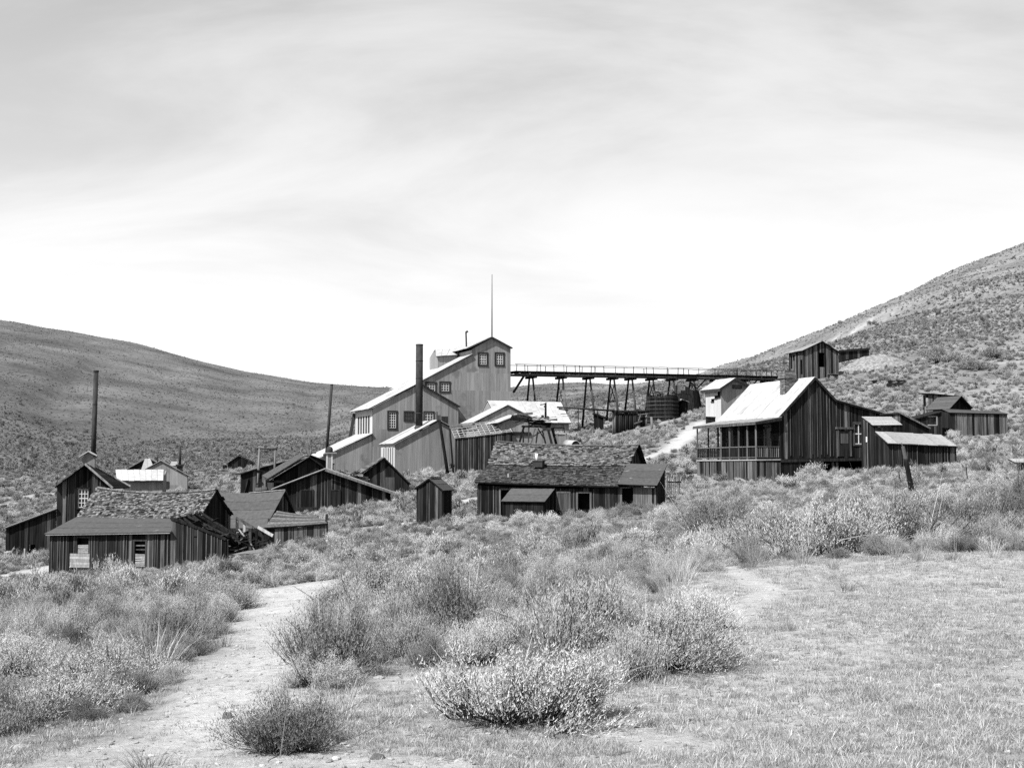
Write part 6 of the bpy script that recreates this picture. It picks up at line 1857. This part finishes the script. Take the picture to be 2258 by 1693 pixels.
def bush_mesh(name, seed, tips, leaves, ll, lw, leaf=LEAF, h=.62, lump=6, spread=.03, straw=0, tw=1):
    """a sagebrush about 1 m across: many branches splaying up from the root, narrow leaves along the outer half of each"""
    rg = np.random.default_rng(seed)
    V, Fc, MI, LV = [], [], [], []
    nc = 4 if tips > 100 else 2
    cen = [np.array([0.0, 0.0, 0.0])] + [np.array([rg.uniform(-.24, .24), rg.uniform(-.24, .24), 0.0]) for _ in range(nc - 1)]
    lob = [(rg.uniform(0, 6.283), rg.uniform(.1, .95), rg.uniform(.45, 1.15), rg.integers(nc)) for _ in range(lump)]
    for i in range(tips):
        az, inc, ln, ci = lob[rg.integers(lump)]
        az += rg.normal(0, .42); inc = min(max(inc * 1.25 + rg.normal(0, .22), 0), 1.42)
        d0 = np.array([math.cos(az) * math.sin(inc), math.sin(az) * math.sin(inc), math.cos(inc)])
        r0 = .42 * (1 - .25 * rg.random() ** 2) * ln * rg.uniform(.62, 1.15)
        tip = cen[ci] + d0 * r0 * np.array([1.0, 1.0, h / .42])
        tip[2] = max(tip[2], .02 + .05 * rg.random())
        root = cen[ci] * .6 + np.array([math.cos(az) * .04, math.sin(az) * .04, 0]) * rg.random()
        mid = (root + tip) * .5 + np.array([d0[0] * .08, d0[1] * .08, -.05 * r0])
        bd = tip - mid; bd /= (np.linalg.norm(bd) + 1e-9)
        bd = bd * .6 + np.array([0, 0, .7]); bd /= np.linalg.norm(bd)
        if i % tw == 0:
            k = len(V); w = .005 + .004 * rg.random()
            sx = np.array([w, 0, 0]); sy = np.array([0, w, 0])
            V += [root - sx, root + sx, mid + sx * .7, mid - sx * .7, tip, root - sy, root + sy, mid + sy * .7, mid - sy * .7]
            Fc += [(k, k + 1, k + 2, k + 3), (k + 3, k + 2, k + 4), (k + 5, k + 6, k + 7, k + 8), (k + 8, k + 7, k + 4)]
            MI += [1] * 4
        n = leaves
        q = (rg.random((n, 1)) ** .55) * 1.06
        b = mid + (tip - mid) * q + rg.normal(0, spread, (n, 3))
        b[:, 2] = np.where(b[:, 2] < .01, .01 + .03 * rg.random(n), b[:, 2])
        d = bd + rg.normal(0, .34, (n, 3)); d /= np.linalg.norm(d, axis=1)[:, None]
        s = np.cross(d, rg.normal(0, 1, (n, 3))); s /= (np.linalg.norm(s, axis=1)[:, None] + 1e-9)
        l_ = ll * rg.uniform(.6, 1.4, (n, 1)); w = lw * rg.uniform(.6, 1.4, (n, 1)) * .5
        LV.append(np.stack([b - s * w, b + s * w, b + d * l_], 1).reshape(-1, 3))
    nl = sum(len(a) for a in LV) // 3
    k0 = len(V)
    V = V + np.concatenate(LV).tolist()
    Fc += [(k0 + 3 * i, k0 + 3 * i + 1, k0 + 3 * i + 2) for i in range(nl)]
    MI += [0] * nl
    for i in range(14 if tips > 300 else 0):                      # bare dead branches, bleached
        az = rg.uniform(0, 6.283); el = rg.uniform(.15, 1.1); l_ = rg.uniform(.3, .56)
        p = np.array([rg.uniform(-.1, .1), rg.uniform(-.1, .1), .0]); w = .007
        d = np.array([math.cos(az) * math.cos(el), math.sin(az) * math.cos(el), math.sin(el) * .8])
        for seg in range(4):
            q = p + d * (l_ / 4); w2 = w * .72
            sx = np.array([-math.sin(az), math.cos(az), 0]); sy = np.cross(d, sx)
            k = len(V)
            V += [(p + sx * w).tolist(), (p - sx * w * .5 + sy * w).tolist(), (p - sx * w * .5 - sy * w).tolist(), (q + sx * w2).tolist(), (q - sx * w2 * .5 + sy * w2).tolist(), (q - sx * w2 * .5 - sy * w2).tolist()]
            Fc += [(k, k + 1, k + 4, k + 3), (k + 1, k + 2, k + 5, k + 4), (k + 2, k, k + 3, k + 5)]; MI += [3] * 3
            p, w = q, w2
            d = d + rg.normal(0, .28, 3); d /= np.linalg.norm(d)
    for i in range(straw):
        th = rg.uniform(0, 2 * math.pi); r_ = rg.uniform(0, .35)
        b = np.array([math.cos(th) * r_, math.sin(th) * r_, 0]); d = np.array([math.cos(th) * .4, math.sin(th) * .4, 1]) + rg.normal(0, .2, 3)
        d *= rg.uniform(.35, .8) / np.linalg.norm(d); s = np.array([-math.sin(th), math.cos(th), 0]) * .004
        k = len(V); V += [b - s, b + s, b + d]; Fc.append((k, k + 1, k + 2)); MI.append(2)
    me = bpy.data.meshes.new(name)
    me.from_pydata([tuple(v) for v in V], [], Fc)
    me.materials.append(leaf); me.materials.append(TWIG); me.materials.append(STRAW); me.materials.append(DEAD)
    me.polygons.foreach_set('material_index', MI)
    me.update()
    return me
NEAR = [bush_mesh('sagebrush', 10 + i, 520, 60, .023, .0042, straw=(0, 6, 0, 10, 0)[i], lump=(14, 18, 12, 16, 20)[i], h=(.5, .44, .55, .48, .42)[i]) for i in range(5)]
DARKN = [bush_mesh('sagebrush', 30 + i, 520, 56, .024, .0044, leaf=LEAF2, straw=8, lump=16, h=.46) for i in range(2)]
MID = [bush_mesh('sagebrush', 50 + i, 230, 28, .052, .0125, lump=(10, 14, 12, 9)[i], h=(.5, .44, .56, .48)[i], spread=.04, tw=2) for i in range(4)]
DARKM = [bush_mesh('sagebrush', 60 + i, 230, 28, .052, .0125, leaf=LEAF2, lump=12, h=.48, spread=.04, tw=2) for i in range(2)]
FAR = [bush_mesh('brush', 70 + i, 34, 5, .17, .075, leaf=FARB, lump=8, h=.45, spread=.08, tw=3) for i in range(3)]
def tuft_mesh(name, seed, n, h, w, sp, m):
    rg = np.random.default_rng(seed)
    V, Fc = [], []
    for i in range(n):
        th = rg.uniform(0, 6.283); r_ = sp * math.sqrt(rg.random())
        b = np.array([math.cos(th) * r_, math.sin(th) * r_, -.01])
        d = np.array([math.cos(th) * .45, math.sin(th) * .45, 1.0]) + rg.normal(0, .22, 3)
        d *= h * rg.uniform(.5, 1.2) / np.linalg.norm(d)
        s = np.array([-math.sin(th + rg.normal()), math.cos(th + rg.normal()), 0]) * w * .5
        k = len(V)
        mid = b + d * .55; tip = b + d + np.array([d[0], d[1], 0]) * .35
        V += [b - s, b + s, mid + s * .7, mid - s * .7, tip]
        Fc += [(k, k + 1, k + 2, k + 3), (k + 3, k + 2, k + 4)]
    me = bpy.data.meshes.new(name); me.from_pydata([tuple(v) for v in V], [], Fc); me.materials.append(m); me.update()
    return me
TUFTS = [tuft_mesh('grass_tuft', 1, 16, .075, .006, .06, GRASS), tuft_mesh('grass_tuft', 2, 22, .06, .006, .09, GRASS), tuft_mesh('grass_tuft', 3, 14, .09, .006, .05, STRAW), tuft_mesh('grass_tuft', 4, 10, .05, .007, .05, GRASS)]
BUNCH = [tuft_mesh('bunch_grass', 5, 110, .4, .0045, .10, STRAW), tuft_mesh('bunch_grass', 6, 90, .32, .0045, .09, STRAW), tuft_mesh('bunch_grass', 7, 110, .2, .0045, .10, GRASS)]

def put(name, me, u, v, wpx, hpx, label, cat, group=None, rot=None):
    """set a plant or stone on the ground at a picture point, as wide and high as it is seen there"""
    g = ground_px(u, v)
    o = bpy.data.objects.new(name, me); COL.objects.link(o)
    o.location = (g.x, g.y, zt(g.x, g.y) - .015)
    k = g.y / F
    dim = max(x[0] for x in me_dim(me)), 0
    w = wpx * k * .92; h = hpx * k * (.7 if cat == 'bush' else .9)
    dx_, dz_ = me_size(me)
    o.scale = (w / dx_, w / dx_, h / dz_)
    o.rotation_euler = (0, 0, random.uniform(0, 6.28) if rot is None else rot)
    BUSHES.append((g.x, g.y, w * .45))
    return tag(o, label, cat, group)
_sz = {}
def me_dim(me): return [(1,)]
def me_size(me):
    if me.name not in _sz:
        a = np.empty(len(me.vertices) * 3); me.vertices.foreach_get('co', a); a = a.reshape(-1, 3)
        _sz[me.name] = (float(np.percentile(a[:, 0], 97) - np.percentile(a[:, 0], 3)) * 1.05, float(np.percentile(a[:, 2], 98)))
    return _sz[me.name]
BUSHES = []
HERO = [  # (u, v of the foot, width, height, dark?, label)
    (668, 1645, 290, 150, 1, 'dark spiky sagebrush nearest the camera, right of the footpath'),
    (1120, 1590, 340, 200, 0, 'big pale sagebrush in the middle foreground with dark shade beneath'),
    (715, 1480, 250, 190, 1, 'dark sagebrush with a ragged left edge beside the footpath'),
    (860, 1412, 200, 150, 0, 'sagebrush behind the ragged dark bush, right of the footpath'),
    (1245, 1440, 270, 200, 0, 'large sagebrush behind the big pale foreground bush'),
    (1430, 1462, 240, 150, 0, 'sagebrush at the right end of the middle thicket with black shade under it'),
    (1530, 1395, 170, 120, 0, 'low pale sagebrush beside bare gravel right of the thicket'),
    (1010, 1350, 220, 130, 0, 'sagebrush at the back of the middle thicket'),
    (1960, 1205, 300, 150, 1, 'widest dark sagebrush at the edge of the right meadow'),
    (1800, 1218, 230, 140, 0, 'grey sagebrush left of the widest dark meadow-edge bush'),
    (2120, 1180, 210, 110, 1, 'dark sagebrush at the right end of the meadow edge'),
    (1680, 1222, 190, 130, 0, 'rounded sagebrush at the left end of the meadow edge'),
    (1580, 1190, 190, 120, 1, 'dark sagebrush above the tall straw grass'),
    (2235, 1150, 130, 150, 1, 'tall dark bush at the right edge of the picture'),
    (110, 1575, 220, 110, 0, 'pale sagebrush at the lower left edge'),
    (265, 1510, 220, 120, 0, 'straw-mixed sagebrush left of the footpath'),
    (40, 1490, 170, 110, 0, 'sagebrush at the left edge above the lowest one'),
    (345, 1440, 170, 120, 1, 'dark-hearted sagebrush left of the footpath bend'),
    (430, 1400, 140, 90, 0, 'sagebrush casting a long shadow onto the footpath'),
    (478, 1348, 130, 80, 0, 'low sagebrush where the footpath narrows'),
    (810, 1340, 220, 120, 0, 'pale sagebrush at the far bend of the footpath'),
]
for i, (u, v, w, h, dk, lb) in enumerate(HERO):
    put('sagebrush', (DARKN if dk else NEAR)[i % (2 if dk else 5)], u, v, w, h, lb, 'bush', 'foreground sagebrush')
STRAWS = [(1480, 1330, 110, 130, 0, 'tall straw-coloured bunch grass in the middle thicket, highest one'), (1505, 1290, 90, 90, 1, 'straw-coloured bunch grass just above the tallest one'), (760, 1490, 110, 70, 1, 'pale bunch grass right of the ragged dark bush'), (895, 1440, 110, 70, 2, 'dark bunch grass between two sagebrushes in the thicket'), (845, 1488, 60, 45, 2, 'small bunch grass beside a flat pale stone'), (745, 1585, 120, 110, 1, 'straw grass growing through the nearest sagebrush'), (1350, 1520, 90, 120, 0, 'wispy straw grass right of the big pale bush'), (1600, 1362, 50, 40, 2, 'small dark grass tuft on the gravel right of the thicket'), (1870, 1302, 45, 35, 2, 'small grass tuft high on the right meadow'), (1740, 1390, 45, 35, 2, 'small grass tuft on the left of the right meadow'), (1930, 1545, 60, 40, 2, 'dark grass tuft low on the right meadow'), (1430, 1600, 70, 50, 2, 'grass tuft at the bottom right of the big pale bush'), (480, 1350, 70, 60, 1, 'straw grass left of the footpath narrows'), (220, 1530, 80, 70, 1, 'straw grass beside the lower left sagebrush'), (330, 1690, 120, 60, 2, 'grass clump at the bottom edge left of the footpath')]
for i, (u, v, w, h, k, lb) in enumerate(STRAWS):
    put('bunch_grass', BUNCH[k], u, v, w, h, lb, 'grass', 'foreground bunch grass')
def rock_mesh(seed, flat=.55):
    rg = random.Random(seed)
    import bmesh
    bm = bmesh.new(); bmesh.ops.create_icosphere(bm, subdivisions=2, radius=.5)
    for v in bm.verts:
        d = 1 + .55 * noise.noise(v.co * 1.7 + Vector((seed * 3.1, 0, 0))) + .2 * noise.noise(v.co * 4 + Vector((0, seed, 0)))
        v.co *= d; v.co.z *= flat
    me = bpy.data.meshes.new('rock'); bm.to_mesh(me); bm.free(); me.materials.append(M['rock'])
    a = np.empty(len(me.vertices) * 3); me.vertices.foreach_get('co', a); zz = a.reshape(-1, 3)[:, 2]
    for v in me.vertices: v.co.z -= zz.min() * .6
    return me
ROCKS = [rock_mesh(i, (.55, .4, .7, .35, .6)[i]) for i in range(5)]
DR = ROCKS[2].copy(); DR.materials.clear(); DR.materials.append(M['darkrock'])
for i, (u, v, w, h, me, lb) in enumerate([(725, 1642, 34, 22, ROCKS[0], 'pale angular rock beneath the nearest sagebrush'), (500, 1582, 26, 18, DR, 'dark stone at the left tip of the nearest sagebrush'), (453, 1497, 9, 7, DR, 'small dark stone in the middle of the footpath'), (835, 1494, 30, 10, ROCKS[3], 'flat pale stone beside the small bunch grass'), (830, 1672, 38, 16, DR, 'dark lump at the bottom edge right of the nearest sagebrush'), (1200, 1552, 18, 34, ROCKS[2], 'upright pale stone under the big pale bush'), (45, 1648, 40, 14, ROCKS[1], 'pale stone at the lower left edge'), (1015, 1678, 30, 14, ROCKS[4], 'pale stone at the bottom edge in the middle'), (2070, 1513, 26, 12, ROCKS[1], 'pale stone low on the right meadow'), (1990, 1672, 20, 9, ROCKS[3], 'pale flat stone at the bottom of the right meadow'), (1700, 1302, 14, 9, ROCKS[0], 'pale stone at the top of the right meadow'), (1790, 1566, 46, 9, ROCKS[3], 'long flat stone in the right meadow'), (1185, 1617, 26, 8, ROCKS[1], 'flat stone below the big pale bush'), (1620, 1520, 20, 10, ROCKS[4], 'small pale stone left on the right meadow')]):
    put('rock', me, u, v, w, h, lb, 'rock')

# ---- the rest of the brush: where it grows, by place
rs = random.Random(99)
def brushy(x, y):
    """chance that a bush grows here"""
    if in_foot(x, y): return 0.0
    if y < 4: return 0
    b = bare(x, y)
    if b > .3: return 0.0
    u = CX + F * x / y * CP
    n = noise.noise((x * .22, y * .22, 4.0)) * .5 + .5
    if u > 1380 and y < 23 + max(0, 1700 - u) * .0 - max(0, 1560 - u) * .04: return 0.0      # the open meadow at right
    if y < 8.5 or (y < 13.5 and (u > 1500 or 430 < u < 640)): return 0.0
    if y < 10.3 and u > 560: return 0.0
    if y < 13.5 and u > 560: return .5
    if y < 15 and u < 560: return .3 * (n > .45)
    return .25 + .9 * max(0, n - .22)
singles, field = [], []
def scatter(y0, y1, n, wmin, wmax, u0=-350, u1=2650, sepk=.6, cond=None):
    grid = {}
    out = []
    for x, y, r_ in BUSHES:
        grid.setdefault((int(x // 2), int(y // 2)), []).append((x, y, r_))
    tries = 0
    while len(out) < n and tries < n * 12:
        tries += 1
        y = math.exp(rs.uniform(math.log(y0), math.log(y1))) if rs.random() < .6 else rs.uniform(y0, y1)
        u = rs.uniform(u0, u1)
        x = (u - CX) / F * y / CP
        if rs.random() > brushy(x, y) or (cond and not cond(x, y, u)): continue
        w = rs.uniform(wmin, wmax) * (1.0 if rs.random() < .8 else 1.6)
        if y < 60 and max(bare(x - w * .45, y), bare(x + w * .45, y), bare(x * (1 + 1.6 / y), y + 1.6) if 20 < y < 45 else 0) > .5: continue
        if 46 < y < 66 and u < 560: w *= .65                       # only low brush in front of the shingled house
        g = (int(x // 2), int(y // 2))
        if any((x - a) ** 2 + (y - b) ** 2 < ((c + w * .5) * sepk) ** 2 for i in (-1, 0, 1) for j in (-1, 0, 1) for a, b, c in grid.get((g[0] + i, g[1] + j), ())): continue
        grid.setdefault(g, []).append((x, y, w * .5))
        out.append((x, y, w))
    return out
pool = scatter(8.5, 32, 1500, .4, 1.0, sepk=.6)
BUSHES += [(x, y, w * .5) for x, y, w in pool]
pool2 = scatter(30, 75, 5200, .4, 1.0, sepk=.56)
BUSHES += [(x, y, w * .5) for x, y, w in pool2]
pool += pool2
pool.sort(key=lambda q: -q[2] / q[1] if -20 < CX + F * q[0] / q[1] < 2278 else 0)
LAB = {}
for i, (x, y, w) in enumerate(pool[:270]):
    u = CX + F * x / y
    near = y < 26
    dk = rs.random() < .3
    me = rs.choice(DARKN if dk else NEAR) if near else rs.choice(DARKM if dk else MID)
    o = bpy.data.objects.new('sagebrush', me); COL.objects.link(o)
    o.location = (x, y, zt(x, y) - .02)
    h = rs.uniform(.6, 1.15)
    o.scale = (w, w * rs.uniform(.85, 1.1), w * h); o.rotation_euler = (rs.uniform(-.08, .08), rs.uniform(-.08, .08), rs.uniform(0, 6.28))
    tone = 'dark' if dk else 'pale'
    band = 'near' if y < 16 else 'middle-distance' if y < 30 else 'far'
    side = 'left of the footpath' if u < 600 else 'between footpath and middle thicket' if u < 900 else 'in the middle thicket' if u < 1250 else 'at the right of the middle thicket' if u < 1550 else 'beyond the right meadow'
    size = 'small' if w < .6 else 'broad'
    LAB.setdefault((size, tone, band, side), []).append((u, o))
ORD = 'leftmost,second from left,third from left,fourth from left,fifth from left,sixth from left,seventh from left,eighth from left,ninth from left,tenth from left,eleventh from left,twelfth from left'.split(',')
for (size, tone, band, side), mem in LAB.items():
    base = '%s %s %s sagebrush %s' % (size, tone, band, side)
    mem.sort(key=lambda q: q[0])
    for k, (u, o) in enumerate(mem):
        tag(o, base if len(mem) == 1 else '%s of the %s' % (ORD[k], base) if len(mem) <= 12 else base, 'bush', base)
rest = pool[270:]

def scatter_stuff(name, label, meshes, pts, sz):
    """one ground-cover object: points carrying place, turn and size, with a plant on each"""
    src = bpy.data.collections.new(name + '_plants')
    for i, me in enumerate(meshes):
        o = bpy.data.objects.new('%s_plant' % name, me); src.objects.link(o)
    me = bpy.data.meshes.new(name)
    me.from_pydata([(p[0], p[1], p[2]) for p in pts], [], [])
    a = me.attributes.new('size', 'FLOAT_VECTOR', 'POINT'); a.data.foreach_set('vector', [c for p in pts for c in p[3]])
    a = me.attributes.new('turn', 'FLOAT_VECTOR', 'POINT'); a.data.foreach_set('vector', [c for p in pts for c in (rs.uniform(-.12, .12), rs.uniform(-.12, .12), rs.uniform(0, 6.28))])
    a = me.attributes.new('pick', 'INT', 'POINT'); a.data.foreach_set('value', [rs.randrange(len(meshes)) if len(p) < 5 else p[4] for p in pts])
    o = bpy.data.objects.new(name, me); COL.objects.link(o)
    g = bpy.data.node_groups.new(name + '_scatter', 'GeometryNodeTree')
    g.interface.new_socket('Geometry', in_out='INPUT', socket_type='NodeSocketGeometry')
    g.interface.new_socket('Geometry', in_out='OUTPUT', socket_type='NodeSocketGeometry')
    gi, go = g.nodes.new('NodeGroupInput'), g.nodes.new('NodeGroupOutput')
    ci = g.nodes.new('GeometryNodeCollectionInfo'); ci.inputs['Collection'].default_value = src; ci.inputs['Separate Children'].default_value = True; ci.inputs['Reset Children'].default_value = True
    ip = g.nodes.new('GeometryNodeInstanceOnPoints'); ip.inputs['Pick Instance'].default_value = True
    def att(nm, ty):
        q = g.nodes.new('GeometryNodeInputNamedAttribute'); q.data_type = ty; q.inputs['Name'].default_value = nm; return q
    sz_, tu, pk = att('size', 'FLOAT_VECTOR'), att('turn', 'FLOAT_VECTOR'), att('pick', 'INT')
    e2r = g.nodes.new('FunctionNodeEulerToRotation')
    g.links.new(tu.outputs[0], e2r.inputs[0])
    g.links.new(gi.outputs[0], ip.inputs['Points']); g.links.new(ci.outputs[0], ip.inputs['Instance'])
    g.links.new(pk.outputs[0], ip.inputs['Instance Index']); g.links.new(e2r.outputs[0], ip.inputs['Rotation']); g.links.new(sz_.outputs[0], ip.inputs['Scale'])
    g.links.new(ip.outputs[0], go.inputs[0])
    md = o.modifiers.new('scatter', 'NODES'); md.node_group = g
    return tag(o, label, None, None, 'stuff')
scatter_stuff('sagebrush_field', 'dense grey sagebrush covering the ground between the houses', MID + DARKM + DARKM, [(x, y, zt(x, y) - .02, (w, w, w * rs.uniform(.5, .95))) for x, y, w in rest], 1)
# brush up the slopes
pts = []
tries = 0
while len(pts) < 42000 and tries < 200000:
    tries += 1
    y = math.exp(rs.uniform(math.log(72), math.log(300)))
    u = rs.uniform(-350, 2650)
    x = (u - CX) / F * y
    if in_foot(x, y) or bare(x, y) > .35: continue
    n = noise.noise((x * .09, y * .09, 7.0)) * .5 + .5
    if rs.random() > .25 + n * .9: continue
    w = rs.uniform(.4, 1.0) * (1 if rs.random() < .92 else 1.7)
    if y < 185 and rs.random() < .8: pts.append((x, y, zt(x, y) - .03, (w, w, w * rs.uniform(.6, 1.1)), rs.choice([0, 1, 2, 3, 4, 4, 5])))
    else: pts.append((x, y, zt(x, y) - .03, (w, w, w * rs.uniform(.6, 1.1)), rs.choice([6, 7, 8])))
scatter_stuff('slope_brush', 'low brush covering the slopes behind the houses', MID + DARKM + FAR, pts, 1)
pts = []
for i in range(100000):
    y = rs.uniform(180, 720) if rs.random() < .5 else math.exp(rs.uniform(math.log(180), math.log(720)))
    u = rs.uniform(-350, 2650)
    x = (u - CX) / F * y
    if bare(x, y) > .4 or (u > 1500 and y > 470): continue
    n = noise.noise((x * .03, y * .03, 17.0)) * .5 + .5
    if rs.random() > .15 + n * 1.1: continue
    w = rs.uniform(.3, .85) * (1 if rs.random() < .98 else 1.9)
    pts.append((x, y, zt(x, y) - .05, (w, w, w * rs.uniform(.5, .9)), rs.choice([0, 1, 2])))
scatter_stuff('hill_brush', 'speckled dry brush covering the far hills', FAR, pts, 1)
# bigger clumps on the right slope
for i, (u, v, w, h, lb) in enumerate([(2085, 800, 70, 34, 'dark rounded bush on the right slope beside the gravel mound'), (2190, 790, 60, 30, 'dark bush on the right slope near the picture edge'), (2060, 785, 50, 28, 'dark bush above the gravel mound'), (2140, 815, 60, 28, 'wide dark bush between the two hillside bushes'), (1925, 716, 20, 12, 'lone dark bush beside a pale scar on the right hill'), (1852, 714, 10, 10, 'tiny dark bush on the skyline of the right hill'), (1770, 1058, 60, 46, 'bright pale bush in front of the porch house'), (2030, 1075, 60, 46, 'pale straw bush behind the leaning snag')]):
    put('hill_bush', (DARKM if 'dark' in lb else MID)[i % 2], u, v, w, h, lb, 'bush')
for u, v, w, h, lb in [(886, 855, 10, 7, 'small dark outcrop on the skyline left of the mill')]:
    put('rock_outcrop', DR, u, v, w, h, lb, 'rocks')
# short grass
pts = []
tries = 0
while len(pts) < 75000 and tries < 540000:
    tries += 1
    y = math.exp(rs.uniform(math.log(4.5), math.log(34)))
    u = rs.uniform(-350, 2650)
    x = (u - CX) / F * y
    b = bare(x, y)
    n = noise.noise((x * .9, y * .9, 21.0)) * .5 + .5
    mead = u > 1380 and y < 24
    n2 = noise.noise((x * 2.6, y * 2.6, 31.0)) * .5 + .5
    if rs.random() > (1 - min(1, 2.6 * b) * .96) * (.1 + .9 * n) * (.25 + 1.3 * max(0, n2 - .3)) * (1.0 if mead or y < 12 else .6): continue
    k = rs.uniform(.25, .75) * (.8 + .025 * y)
    pts.append((x, y, zt(x, y), (k, k, k * rs.uniform(.6, 1.3))))
scatter_stuff('short_grass', 'short sparse grass over the meadow and foreground', TUFTS, pts, 1)
pts = []
for i in range(27000):
    y = math.exp(rs.uniform(math.log(4.5), math.log(40)))
    u = rs.uniform(-350, 2650)
    x = (u - CX) / F * y
    s = .01 + .045 * rs.random() ** 5
    pts.append((x, y, zt(x, y) - .002, (s, s * rs.uniform(.6, 1), s * .8)))
scatter_stuff('gravel', 'loose pale pebbles strewn over the dirt', ROCKS, pts, 1)
pts = []
for i in range(700):
    y = math.exp(rs.uniform(math.log(11), math.log(75)))
    u = rs.uniform(-350, 2650)
    x = (u - CX) / F * y
    if in_foot(x, y) or bare(x, y) > .5 or (u > 1500 and y < 20): continue
    k = rs.uniform(.7, 1.5)
    pts.append((x, y, zt(x, y), (k, k, k)))
scatter_stuff('straw_grass', 'pale straw grass growing between the bushes', BUNCH, pts, 1)

# fallen twigs
def stick(seed):
    rg = random.Random(seed)
    pts_, p, d = [], Vector((0, 0, .006)), Vector((1, 0, 0))
    parts = []
    for i in range(4):
        q = p + d * rg.uniform(.2, .3)
        parts.append(beam(p, q, .02 * (1 - i * .2)))
        p = q; d = (d + Vector((0, rg.uniform(-.5, .5), rg.uniform(-.02, .06)))).normalized()
    v, f = merge(parts)
    me = bpy.data.meshes.new('fallen_twig'); me.from_pydata(v, [], f); me.materials.append(DEAD if seed % 2 else TWIG); me.update()
    return me
STICKS = [stick(i) for i in range(4)]
pts = []
for i in range(2600):
    y = math.exp(rs.uniform(math.log(4.5), math.log(30)))
    u = rs.uniform(-350, 2650)
    x = (u - CX) / F * y
    k = rs.uniform(.04, .16)
    pts.append((x, y, zt(x, y) + .002, (k, k, k)))
scatter_stuff('twig_litter', 'fallen twigs lying on the foreground dirt', STICKS, pts, 1)
